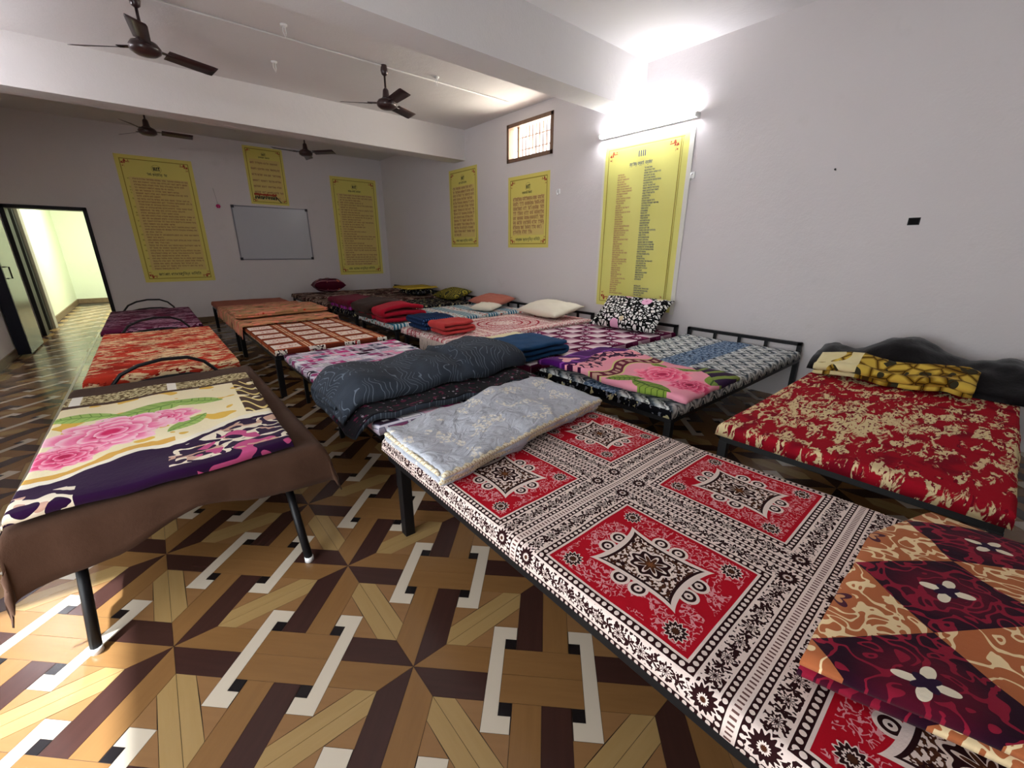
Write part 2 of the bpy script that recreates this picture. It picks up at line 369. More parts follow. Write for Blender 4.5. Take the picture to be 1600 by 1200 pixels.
# a. red sheet with medallions (repeat 0.60 x 0.655 m)
def f_mandala(u, v):
    x = cell(u, 0.597); y = cell(v, 0.655); ax = ab(x); ay = ab(y)
    dx = ax - 0.194; dy = ay - 0.213; d = mx(dx, dy); side = gt(dx, dy); along = side*v + inv(side)*u
    white, dark, red, brown = '#e6d3ca', '#2a1416', '#b01424', '#4a2a1c'
    # border rows
    bead = lt(hyp(cell(along, 0.019)/0.0062, (ab(d - 0.017))/0.0062), 1.0)
    bead2 = lt(hyp(cell(along, 0.017)/0.0052, (ab(d - 0.0925))/0.0052), 1.0)
    fx = cell(along, 0.062); fy = d - 0.056
    fl1 = petal(fx, fy, 0.0205, 9.0, 0.28); fl2 = petal(cell(along + 0.031, 0.062), fy, 0.016, 5.0, 0.4)
    leaves = gt(nse(u, v, 85.0, 1.0), 0.54)*lt(ab(fy), 0.023)
    c = layer(white, (band(d, 0.007, 0.027), dark), (bead*band(d, 0.007, 0.027), white), (leaves, dark), (lt(fl2, 1.0), dark), (lt(fl1, 1.0), dark), (band(fl1, 0.38, 0.62), white),
              (band(d, 0.0845, 0.1005), dark), (bead2, white), (gt(d, 0.1075)*lt(fr(along/0.012), 0.4), '#6a4a46'))
    cor = petal(ax - 0.246, ay - 0.270, 0.030, 14.0, 0.14); c = layer(c, (lt(cor, 1.25), white), (lt(cor, 1.0), dark), (lt(cor, 0.42), white), (lt(cor, 0.24), brown))
    # red panel
    P_ = ab(x/0.208 + y/0.262); Q_ = ab(x/0.208 - y/0.262); f = pw(P_, 0.80) + pw(Q_, 0.80)
    sq = scribble(u, v, 60.0, 0.040)*lt(d, -0.012)*gt(f, 1.10)*gt(nse(u, v, 9.0, 1.0), 0.40)
    p = layer(red, (sq, '#dc949a'))
    rs = petal(ax - 0.150, ay - 0.160, 0.027, 12.0, 0.13); p = layer(p, (lt(rs, 1.15), white), (lt(rs, 1.0), dark), (band(rs, 0.45, 0.62), white), (lt(rs, 0.33), brown))
    for cxx, cyy in ((0.028, 0.128), (0.104, 0.028)):
        r = hyp(ax - cxx, ay - cyy); p = layer(p, (lt(r, 0.027), white), (lt(r, 0.019), dark), (lt(r, 0.011), white), (lt(r, 0.004), dark))
    inner = layer(white, (gt(nse(x, y, 95.0, 1.5), 0.49), brown), (gt(nse(x, y, 60.0, 1.0, w=3.0), 0.60), dark))
    rc = petal(x, y*0.82, 0.050, 8.0, 0.10); pc = petal(x, y*0.82, 0.041, 8.0, 0.30)
    inner = layer(inner, (lt(rc, 1.15), white), (lt(rc, 1.0), dark), (lt(pc, 1.0), white), (lt(pc, 0.78), brown), (lt(pc, 0.30), '#7a4a2a'))
    p = layer(p, (lt(f, 1.02), white), (lt(f, 0.90), dark), (lt(f, 0.83), inner))
    return mix(c, p, lt(d, 0.0))
M_MANDALA = cloth('red_medallion_print', f_mandala)
M_QUILT = cloth('grey_sprig_quilt', lambda u, v: layer(mix('#b4b8c2', '#c9ccd4', nse(u, v, 14.0, 3.0)), (gt(nse(u, v, 55.0, 2.0), 0.50)*gt(nse(u, v, 9.0, 1.0, w=2.0), 0.58), '#e9e4da')), bstr=1.0, bdist=0.03,
    bump=lambda u, v: nse(u, v*1.6, 13.0, 2.0, 0.5, 0.8) + nse(u, v, 300.0, 1.0)*0.1)
M_LACE = material('cream_crochet', lambda x, y, z: mix('#ebe1c8', '#bda67c', lt(fr((x + y)*62.0), 0.26)), coords='Object', rough=0.9, spec=0.1)
# c. diamond blanket
def f_diamond(u, v):
    k = 0.352; p = u/k + v/(k*0.97) + 0.05; q = u/k - v/(k*0.97) + 0.55; ip = fl(p); iq = fl(q); a = fr(p) - 0.5; b = fr(q) - 0.5
    ch = lt(fr((ip + iq)*0.5), 0.25); r = hyp(a, b); th = at2(b, a)
    scr = lt(ab(nse(u, v, 15.0, 0.5, 0.4, 1.6) - 0.5), 0.050)*gt(r, 0.17)
    lightc = layer('#b0663f', (scr, '#ecd2a4'), (lt(petal(a, b, 0.15, 4.0, 0.3), 1.0), '#4a2030'), (lt(petal(a, b, 0.09, 4.0, 0.3), 1.0), '#c58a60'))
    darkc = layer(mix('#551024', '#2a0f20', sst(r, 0.2, 0.5)), (scr, '#8c1c33'), (lt(petal(a, b, 0.20, 4.0, 0.40, PI), 1.0), '#e8dcc4'), (lt(petal(a, b, 0.11, 4.0, 0.25), 1.0), '#2a1530'))
    return mix(lightc, darkc, ch)
M_DIAMOND = cloth('diamond_scroll_print', f_diamond, sheen=0.04)
# d. pink grey blocks
def f_blocks(u, v):
    a = u + 0.25*v; b = v; iy = fl(b/0.088); x = a + 0.04*iy; ix = fl(x/0.135); lx = ab(fr(x/0.135) - 0.5); ly = ab(fr(b/0.088) - 0.5); w = wnz(ix, iy)
    c = rampc(w, (0.0, '#e6dfe6'), (0.22, '#e98bb4'), (0.40, '#d7c7d8'), (0.55, '#4a4d66'), (0.72, '#d93f88'), (0.86, '#2a1a2c'), (0.93, '#f0ecf0'))
    m_ = mx(lx, ly); c2 = layer('#ded8e2', (lt(m_, 0.44), '#6d6f86'), (lt(m_, 0.40), c), (lt(lx, 0.13)*lt(ly, 0.13)*gt(wnz(iy, ix), 0.4), '#efe8ee'))
    return c2
M_BLOCKS = cloth('pink_grey_block_print', f_blocks)
M_ROLL = cloth('slate_plush', lambda u, v: layer(mix('#1a1d23', '#454c57', nse(u, v, 5.0, 3.0)), (lt(ab(sn(u*110.0 + nse(u, v, 7.0, 1.0)*26.0)), 0.20)*gt(nse(u, v, 6.0, 1.0, w=4.0), 0.42), '#616974')), sheen=0.04, bstr=0.6)
M_ROLLIN = cloth('black_plum_floral', lambda u, v: layer('#121015', (gt(nse(u, v, 26.0, 1.0), 0.62), '#561432'), (gt(nse(u, v, 30.0, 1.0, w=5.0), 0.67), '#8a8088')), sheen=0.04)
# f. rust tiles
def f_tiles(u, v):
    x = fr(u/0.350); y = fr(v/0.300); ax = ab(x - 0.5); ay = ab(y - 0.5); m_ = mx(ax*1.0, ay*1.0)
    s = gt(nse(u, v, 45.0, 1.5), 0.57)*lt(hyp(ax, ay), 0.26)
    return layer('#9c4a2a', (lt(ab(ax - 0.46), 0.02), '#e6bf9c'), (lt(ab(ay - 0.455), 0.025), '#5a2418'), (lt(m_, 0.36), '#6a2c1c'), (lt(m_, 0.33), '#ecdccf'), (s, '#b0413a'))
M_TILES = cloth('rust_tile_print', f_tiles)
M_TILEEDGE = cloth('rust_floral_edge', lambda u, v: layer('#6a2a1c', (lt(fr(u/0.34), 0.45), '#e6dccf'), (lt(fr(u/0.34), 0.45)*gt(nse(u, v, 40.0, 1.0), 0.55), '#3a2226'), (lt(fr(u/0.34), 0.45)*gt(nse(u, v, 22.0, 1.0, w=2.0), 0.64), '#b0232c')))
M_PEACH = cloth('peach_brown_print', lambda u, v: layer(mix('#c98a63', '#a8825a', sst(nse(u*0.5, v, 5.0, 1.0), 0.42, 0.55)), (gt(nse(u*0.6, v*1.5, 8.0, 1.0, w=1.0), 0.56), '#e08a72'), (gt(nse(u*0.6, v*2.0, 10.0, 1.0, w=7.0), 0.62), '#5c4026'), (gt(nse(u, v, 14.0, 1.0, w=9.0), 0.68), '#c4442e')), sheen=0.04)
M_RUSTPL = cloth('rust_plush', lambda u, v: mix('#8e4a38', '#a85f48', nse(u, v, 8.0, 2.0)), sheen=0.04)
M_BROWN = cloth('brown_fleece', lambda u, v: mix('#412d22', '#50392d', nse(u, v, 12.0, 4.0, 0.65)), sheen=0.04, bdist=0.004)
# h. rose blanket: purple near hem, roses, cream, lace strip
def f_roseblk(u, v):     # u 0..0.86 across, v 0 at the near hem .. 1.45 far
    c = mix('#efe0b0', '#f3e7c8', nse(u, v, 4.0, 2.0))
    c = layer(c, (gt(nse(u, v, 7.0, 1.0, w=1.0), 0.60), '#e2b64e'))
    c = leaf(c, u - 0.36, v - 0.93, 0.3, 0.20, 0.10, '#a3bf66', '#6f9440'); c = leaf(c, u - 0.10, v - 0.98, -0.2, 0.15, 0.07, '#a9c76c', '#789c46'); c = leaf(c, u - 0.55, v - 0.93, -0.5, 0.13, 0.06, '#a3bf66', '#6f9440'); c = leaf(c, u - 0.50, v - 0.60, 0.9, 0.12, 0.05, '#a3bf66', '#6f9440')
    c = rose(c, u - 0.42, v - 0.74, 0.13, '#f8bccd', '#ee6f9c', '#cf2460'); c = rose(c, u - 0.22, v - 0.68, 0.23, '#fac6d4', '#f07fa6', '#d01f5c'); c = rose(c, u - 0.09, v - 0.47, 0.13, '#f7a9c0', '#e4507f', '#b8164a')
    e = v - 0.33*(u - 0.11) + 0.03*sn(u*16.0) + 0.05*(nse(u, v, 14.0, 1.0) - 0.5)
    scr = scribble(u, v, 13.0, 0.085, 0.5)*lt(e, 0.20)*mx(gt(u, 0.42)*gt(v, 0.05), lt(u, 0.16)*lt(v, 0.12))
    hem = layer('#2a0f33', (scr, '#e9dcc6'), (gt(nse(u, v, 8.0, 1.0, w=3.0), 0.54)*gt(u, 0.50)*lt(e, 0.10), '#c05080'), (scr*gt(nse(u, v, 9.0, 1.0, w=8.0), 0.55), '#c9a08c'))
    c = layer(c, (lt(e, 0.33)*lt(u, 0.45), '#d9a850'), (lt(e, 0.28), '#efe6d2'), (lt(e, 0.235), hem))
    bord = gt(u, 0.74); c = mix(c, layer('#4a3426', (lt(ab(sn(v*24.0 + sn(u*40.0)*2.0)), 0.35), '#e7cf86')), bord*gt(v, 0.55)*gt(nse(u, v, 12.0, 1.0), 0.40))
    lace = layer('#6a5634', (gt(nse(u, v, 48.0, 2.0), 0.5), '#cdbf92'), (lt(ab(cell(u - 0.05, 0.42)), 0.022), '#f2ede2'))
    return layer(c, (gt(v, 1.20), '#4a3426'), (band(v, 1.245, 1.44), lace), (band(v, 1.43, 1.445), '#cdbf92'))
M_ROSEBLK = cloth('rose_plush_print', f_roseblk, sheen=0.04)
# i. streaky florals
def streak(name, base, hi, deep, sc=9.0, thr=0.50):
    def f(u, v):
        a = nse(u*0.55, v*1.5, sc, 4.0, 0.62, 0.8); b = nse(u*0.6, v*1.6, sc*3.2, 2.0, 0.5, 0.5, 4.0); big = nse(u, v, 3.2, 1.0, w=2.0)
        return layer(mix(base, deep, sst(nse(u, v, sc*0.5, 2.0, w=7.0), 0.52, 0.66)*0.8), (sst(a + (big - 0.5)*0.35, thr, thr + 0.05), hi), (gt(a, thr + 0.02)*gt(b, 0.56), deep))
    return cloth(name, f)
M_REDGOLD = streak('red_gold_foliage', '#a31626', '#e6d0a0', '#7a1224', 14.0, 0.50)
M_ORANGE = streak('orange_cream_foliage', '#c23a28', '#eacfa2', '#8a2018', 11.0, 0.495)
M_PURPLE = streak('plum_foliage', '#5a1c38', '#a67a90', '#2a0f26', 10.0, 0.50)
M_LEAFY = streak('brown_white_leaf', '#3c2a26', '#b8a294', '#5e3030', 10.0, 0.49)
M_DKFLORAL = cloth('black_cream_floral', lambda u, v: layer('#101014', (gt(nse(u, v, 16.0, 2.0), 0.60), '#c9bf92'), (gt(nse(u, v, 34.0, 2.0, w=5.0), 0.60), '#6d7078')))
# k. black plush with golden petals
M_BLACKPL = cloth('black_plush', lambda u, v: mix('#070406', '#0e080b', nse(u, v, 6.0, 2.0)), sheen=0.25)
def f_gold(u, v):
    d = vor(u, v*1.4, 11.0, 'F1'); e = vor(u, v*1.4, 11.0, 'DISTANCE_TO_EDGE')
    c = mix('#7d5a12', '#d8b64c', sst(e, 0.02, 0.20)); c = layer(c, (gt(nse(u, v, 12.0, 1.0, w=3.0), 0.62), '#3a3626'), (lt(e, 0.02), '#3c280c'))
    return mix(c, mix('#d9c88a', '#efe3b8', nse(u, v, 9.0)), lt(u, 0.24)*gt(nse(u, v, 5.0, 1.0), 0.42))
M_GOLD = cloth('gold_petal_plush', f_gold, sheen=0.04)
# l. ikat
def f_ikat(u, v):        # u along the bed, v across
    x = u + 0.0; z = ab(fr(u/0.15) - 0.5)*2.0; s = fr(v/0.125 + z*0.70 + (nse(u, v, 30.0, 1.0) - 0.5)*0.5)
    c = rampc(s, (0.0, '#23282e'), (0.30, '#e4e6e2'), (0.62, '#59656f'), (0.80, '#171a1e'), (0.92, '#dfe2de'))
    blue = layer('#4d6480', (gt(nse(u, v, 40.0, 3.0), 0.52), '#8fa2b8'), (gt(nse(u, v, 26.0, 2.0, w=3.0), 0.60), '#1f2b3c'))
    return mix(c, blue, band(v, 0.40, 0.66))
M_IKAT = cloth('ikat_zigzag_print', f_ikat)
def f_pinkrose(c_, a_):    # c_ across the bed from its near side, a_ along it from the foot
    c = mix('#ee94ab', '#f4aab8', nse(c_, a_, 5.0))
    for lc, la, an, L, Wd in ((0.26, 0.06, 0.3, 0.17, 0.085), (0.47, 0.10, 2.3, 0.13, 0.06), (0.30, 0.60, 2.6, 0.14, 0.06), (0.50, 0.56, 0.6, 0.12, 0.05), (0.06, 0.46, 1.3, 0.13, 0.055)):
        c = leaf(c, c_ - lc, a_ - la, an, L, Wd, '#8aa444', '#3f5a1c')
    c = rose(c, c_ - 0.36, a_ - 0.36, 0.20, '#ff9db4', '#f2557f', '#c01a4c'); c = rose(c, c_ - 0.11, a_ - 0.24, 0.13, '#f88aa6', '#dd3f6c', '#8f1038')
    e = c_ + 0.05*sn(a_*12.0)
    c = layer(c, (band(e, 0.60, 0.68), '#6a1a34'), (band(e, 0.62, 0.66)*lt(fr(a_*14.0), 0.5), '#c9a08c'), (band(e, 0.585, 0.60), '#dcd08a'), (band(e, 0.68, 0.695), '#dcd08a'))
    mid = layer('#f0a3ae', (scribble(c_, a_, 15.0, 0.09, 0.5), '#3a1036')); c = mix(c, mid, band(e, 0.76, 0.93))
    pur = layer('#4a1060', (gt(mx(ab(sn(a_*15.0)), ab(sn(c_*15.0))), 0.99), '#8a3fa0'), (lt(petal(c_ - 0.98, a_ - 0.12, 0.09, 3.0, 0.3), 1.0), '#eeb0b4')); c = mix(c, pur, gt(e, 0.90))
    dk = layer('#2c1238', (lt(fr(c_*9.0 + a_*3.0), 0.35), '#7d8f44')); return mix(c, dk, gt(a_ - 0.9*c_, 0.42)*lt(c_, 0.34))
M_PINKROSE = cloth('pink_rose_plush', f_pinkrose, sheen=0.04)
# m. purple checks
def f_checks(u, v):
    x = u/0.21; y = v/0.17; ix = fl(x); iy = fl(y); a = fr(x); b = fr(y); ch = lt(fr((ix + iy)*0.5), 0.25)
    lightc = mix('#e2d3d6', '#b98fa0', gt(a + b, 1.15)); darkc = mix('#5a1038', '#7d2c55', gt(a, 0.55))
    kn = gt(nse(u, v, 48.0, 1.0), 0.52)*lt(hyp((a - 0.5)*1.2, b - 0.5), 0.30)
    return layer(mix(darkc, lightc, ch), (kn*inv(ch), '#e9e0e4'), (lt(b, 0.06), '#4a0e30'))
M_CHECKS = cloth('plum_check_print', f_checks)
M_BWFLORAL = cloth('black_white_floral', lambda u, v: layer('#121214', (gt(vor(u, v, 24.0, 'DISTANCE_TO_EDGE'), 0.13), '#e9e7e2'), (gt(nse(u, v, 30.0, 1.0), 0.60), '#131315'), (lt(vor(u + 0.05, v, 4.6), 0.26), '#e7aecb'), (lt(vor(u + 0.05, v, 4.6), 0.07), '#d184a8'), (lt(vor(u, v + 0.13, 4.2), 0.16), '#d9cba4')))
M_BLUE = cloth('blue_plush', lambda u, v: mix('#12304f', '#2a5580', nse(u, v, 7.0, 3.0)), sheen=0.04)
M_CREAM = cloth('cream_towel', lambda u, v: layer(mix('#e6d8ae', '#efe4c4', nse(u, v, 6.0)), (sst(nse(u, v, 3.6, 1.0, w=2.0), 0.58, 0.66), '#a57a48')))
def f_pale(u, v):
    x = cell(u - 0.02, 1.1); y = cell(v - 0.5, 1.05); r = hyp(x*0.8, y); m_ = mx(ab(x)/0.52, ab(y)/0.46)
    return layer(mix('#c98a8c', '#b5616a', nse(u, v, 5.0, 2.0)), (gt(nse(u, v, 42.0, 2.0), 0.49), '#e2cdc6'), (band(fr(r*11.0), 0.0, 0.22)*lt(r, 0.40), '#a8323f'), (band(m_, 0.90, 0.96), '#efe2da'), (lt(petal(x*0.8, y, 0.16, 10.0, 0.2), 1.0)*gt(nse(u, v, 60.0, 1.0), 0.5), '#f0e4dc'))
M_PALE = cloth('pale_rose_damask', f_pale)
M_FRINGE = cloth('fringe_thread', '#d9c8bc')
M_NAVY = cloth('navy_knit', lambda u, v: layer('#16243f', (lt(fr(u*38.0), 0.3)*lt(fr(v*38.0), 0.5), '#33507c')))
M_CRIMSON = cloth('crimson_fleece', lambda u, v: mix('#8e1023', '#b01c30', nse(u, v, 9.0, 3.0)), sheen=0.04)
M_CORAL = cloth('coral_fleece', lambda u, v: mix('#a82a30', '#c24a44', nse(u, v, 9.0, 3.0)), sheen=0.04)
M_DKBROWN = cloth('dark_brown_fleece', lambda u, v: mix('#2e211d', '#3d2d27', nse(u, v, 9.0, 3.0)), sheen=0.04)
M_IVORY = cloth('ivory_cotton', lambda u, v: mix('#e6dfca', '#efe9d8', nse(u, v, 4.0)))
def f_teal(u, v):        # stripes across the bed
    s = fr(u/0.36); st = fr(u/0.045)
    return layer('#d9dedb', (lt(s, 0.52)*lt(st, 0.5), '#2f6d88'), (lt(s, 0.52)*band(st, 0.5, 0.68), '#8fb6c6'), (gt(s, 0.56)*gt(nse(u, v, 26.0, 1.0), 0.58), '#b5554a'), (gt(s, 0.56)*gt(nse(u, v, 26.0, 1.0, w=4.0), 0.62), '#5a7f72'))
M_TEAL = cloth('teal_stripe_print', f_teal)
M_SALMON = cloth('salmon_plush', lambda u, v: mix('#b2685a', '#c27c6a', nse(u, v, 8.0)), sheen=0.04)
M_OLIVE = cloth('olive_ring_print', lambda u, v: layer('#3d3f2a', (lt(fr(vor(u, v, 5.0)*9.0), 0.42), '#a89a3c')))
M_YELLOW = cloth('yellow_towelling', lambda u, v: mix('#b89a34', '#d0b54c', nse(u, v, 14.0, 3.0)))
M_MAROON = cloth('maroon_satin', lambda u, v: layer(mix('#3d0a1c', '#571028', nse(u, v, 5.0)), (lt(ab(v - 0.06), 0.006), '#c98a94'), (gt(nse(u, v, 6.0, 1.0, w=2.0), 0.66), '#c9705e')), rough=0.4)
M_MAGENTA = cloth('maroon_magenta_plush', lambda u, v: layer(mix('#5a0f24', '#6e1730', nse(u, v, 7.0)), (gt(nse(u, v, 9.0, 1.0, w=3.0), 0.50)*lt(v, 0.30), '#a0219a'), (gt(nse(u, v, 30.0, 1.0), 0.60)*lt(v, 0.30), '#d26ac4')), sheen=0.04)
# ------------------------------------------------------------------ soft goods builders
def axis_samples(Wd, r, d0, d1, n):
    L = r*PI/2; out = []
    def side(d):                                     # unfolded distances beyond the flat part
        a = [L*k/4 for k in range(1, 5)]; m = max(1, int(d/0.03)) if d > 1e-4 else 0
        return a + [L + d*k/m for k in range(1, m+1)]
    for a in reversed(side(d0)): out.append((0, a))
    for k in range(n+1): out.append((1, r + (Wd - 2*r)*k/n))
    for a in side(d1): out.append((2, a))
    def ev(kind, a):
        if kind == 1: return a, 0.0, a
        if a <= L: p = r - r*math.sin(a/r); dr = r*(1 - math.cos(a/r))
        else: p = 0.0; dr = r + (a - L)
        return (p, dr, r - a) if kind == 0 else (Wd - p, dr, Wd - r + a)
    return [ev(*s) for s in out]
def pad(name, m, x0, x1, y0, y1, z, drops, r=0.025, amp=0.004, loose=False, uvo=(0, 0), res=0.045, side_m=None, side_when=None, parent=None, seed=0.0, warp=None, flare=0.10, bottom=True):
    if not loose: drops = [max(0.0, z - r - drops)]*4
    dl, dr, dn, df = drops
    S = axis_samples(x1-x0, r, dl, dr, max(4, int((x1-x0)/res))); R = axis_samples(y1-y0, r, dn, df, max(4, int((y1-y0)/res)))
    V, uv = [], []; nx, ny = len(S), len(R)
    cx_, cy_ = (x0+x1)/2, (y0+y1)/2
    for py, ddy, ty in R:
        for px, ddx, tx in S:
            x, y = x0+px, y0+py
            dd = (max(ddx, ddy) + 0.40*min(ddx, ddy) if loose else max(ddx, ddy))
            n1 = nz(x*3.1, y*3.1, seed) + 0.5*nz(x*9, y*9, seed+5)
            zz = z - dd + amp*n1*(1.0 if dd < 0.01 else 0.4)
            if dd > r*0.9:
                wv = flare*(dd - r) + (0.016*nz(x*8, y*8, seed+9)*min(1, dd/0.06) if loose else amp*n1)
                if ddx > 0: x += wv*(1 if px > (x1-x0)/2 else -1)
                if ddy > 0: y += wv*(1 if py > (y1-y0)/2 else -1)
                if loose:
                    zz += 0.012*nz(x*6, y*6, seed+3); cf = 0.10*min(ddx, ddy)
                    x += cf*(1 if px > (x1-x0)/2 else -1); y += cf*(1 if py > (y1-y0)/2 else -1)
            if warp: x, y, zz = warp(x, y, zz)
            V.append((x, y, zz)); uv.append((tx - uvo[0], ty - uvo[1]))
    Fc, fm = [], []
    for j in range(ny-1):
        for i in range(nx-1):
            Fc.append((j*nx+i, j*nx+i+1, (j+1)*nx+i+1, (j+1)*nx+i))
            fm.append(1 if side_m and side_when(S[i][1]+S[i+1][1], R[j][1]+R[j+1][1], S[i][0] < 0.1, R[j][0] < 0.1) else 0)
    if bottom:
        lp = [i for i in range(nx)] + [j*nx+nx-1 for j in range(1, ny)] + [(ny-1)*nx+i for i in range(nx-2, -1, -1)] + [j*nx for j in range(ny-2, 0, -1)]
        Fc.append(tuple(reversed(lp))); fm.append(0)
    o = pyobj(name, V, Fc, m, parent, True, uv, mats=[m] + ([side_m] if side_m else []), fm=fm)
    if loose:
        md = o.modifiers.new('thick', 'SOLIDIFY'); md.thickness = 0.008; md.offset = -1
    return o
def zigzag(L, n, gap):
    P = []; 
    for k in range(n):
        xs = [L*t/14 for t in range(15)]
        if k % 2: xs = xs[::-1]
        P += [(x, k*gap) for x in xs]
        if k < n-1:
            e = xs[-1]; s = 1 if k % 2 == 0 else -1
            P += [(e + s*gap/2*math.sin(PI*t/6), k*gap + gap/2 - gap/2*math.cos(PI*t/6)) for t in range(1, 6)]
    return P
def spiral(r0, turns, th, sq=1.0, steps=20):
    P = []; N = int(turns*steps)
    for k in range(N+1):
        a = 2*PI*k/steps; r = r0 + th*a/(2*PI); P.append((r*math.cos(a)*1.0, r*math.sin(a)*sq))
    return P
def ribbon(name, m, path, th, w0, w1, place, amp=0.006, nw=24, parent=None, seed=0.0, mats=None, pick=None):
    n = len(path); arc = [0.0]
    for i in range(1, n): arc.append(arc[-1] + math.dist(path[i], path[i-1]))
    V, uv = [], []
    for j in range(nw+1):
        w = w0 + (w1-w0)*j/nw; ed = min(j, nw-j)
        tk = th*(0.55 if ed == 0 else 0.9 if ed == 1 else 1.0)
        for s in (1, -1):
            for i in range(n):
                p0 = path[max(i-1, 0)]; p1 = path[min(i+1, n-1)]; tx, tz = p1[0]-p0[0], p1[1]-p0[1]; l = math.hypot(tx, tz) or 1
                a = path[i][0] - tz/l*tk/2*s; z = path[i][1] + tx/l*tk/2*s
                q = amp*(nz(a*5, w*5, seed) + 0.5*nz(a*14, w*14, seed+4))
                V.append(place(a + q*0.7, w + 0.6*amp*nz(a*6, z*9, seed+8), z + q)); uv.append((w - w0, arc[i]))
    Fc, fm = [], []
    def idx(j, s, i): return j*2*n + s*n + i
    for j in range(nw):
        for i in range(n-1):
            Fc.append((idx(j,0,i), idx(j,0,i+1), idx(j+1,0,i+1), idx(j+1,0,i))); fm.append(pick(arc[i], 0) if pick else 0)
            Fc.append((idx(j,1,i), idx(j+1,1,i), idx(j+1,1,i+1), idx(j,1,i+1))); fm.append(pick(arc[i], 1) if pick else 0)
        for i in (0, n-1): Fc.append((idx(j,0,i), idx(j+1,0,i), idx(j+1,1,i), idx(j,1,i)) if i == 0 else (idx(j,0,i), idx(j,1,i), idx(j+1,1,i), idx(j+1,0,i))); fm.append(0)
    for j in (0, nw):
        for i in range(n-1):
            q = (idx(j,0,i), idx(j,1,i), idx(j,1,i+1), idx(j,0,i+1)); Fc.append(q if j == 0 else q[::-1]); fm.append(pick(arc[i], 1) if pick else 0)
    return pyobj(name, V, Fc, m, parent, True, uv, mats=mats or [m], fm=fm)
def pillow(name, m, w, l, h, loc, rot=(0, 0, 0), parent=None, seed=0.0, N=22, lump=0.012):
    V, uv = [], []; Mx = Matrix.Translation(loc) @ __import__('mathutils').Euler(rot).to_matrix().to_4x4()
    for s in (1, -1):
        for j in range(N+1):
            for i in range(N+1):
                u, v = -1 + 2*i/N, -1 + 2*j/N
                x = u*w/2*(1 - 0.08*(1 - v*v)); y = v*l/2*(1 - 0.08*(1 - u*u))
                f = max(0, (1 - abs(u)**3)*(1 - abs(v)**3))**0.55
                z = s*h/2*f + lump*f*nz(u*2.3, v*2.3, seed + s) + 0.5*lump*nz(u*6, v*6, seed)*f
                V.append(Mx @ Vector((x, y, z))); uv.append((x + w/2, y + l/2))
    n = N+1; Fc = []
    for s in range(2):
        for j in range(N):
            for i in range(N):
                q = (s*n*n + j*n+i, s*n*n + j*n+i+1, s*n*n + (j+1)*n+i+1, s*n*n + (j+1)*n+i); Fc.append(q if s == 0 else q[::-1])
    o = pyobj(name, [tuple(v) for v in V], Fc, m, parent, True, uv)
    bm = bmesh.new(); bm.from_mesh(o.data); bmesh.ops.remove_doubles(bm, verts=bm.verts[:], dist=0.0006); bm.to_mesh(o.data); bm.free(); shade(o.data); return o
def mound(name, m, x0, x1, y0, y1, zb, fn, nx=26, ny=40, parent=None):
    V, uv = [], []
    for j in range(ny+1):
        for i in range(nx+1):
            x = x0 + (x1-x0)*i/nx; y = y0 + (y1-y0)*j/ny; V.append((x, y, zb + max(0.0, fn(x, y)))); uv.append((x-x0, y-y0))
    n = nx+1; Fc = [(j*n+i, j*n+i+1, (j+1)*n+i+1, (j+1)*n+i) for j in range(ny) for i in range(nx)]
    b = len(V); per = [i for i in range(n)] + [j*n+nx for j in range(1, ny+1)] + [ny*n+i for i in range(nx-1, -1, -1)] + [j*n for j in range(ny-1, 0, -1)]
    for k in per: V.append((V[k][0], V[k][1], zb)); uv.append(uv[k])
    for k in range(len(per)): Fc.append((per[k], b+k, b+(k+1) % len(per), per[(k+1) % len(per)]))
    Fc.append(tuple(range(b+len(per)-1, b-1, -1)))
    return pyobj(name, V, Fc, m, parent, True, uv)

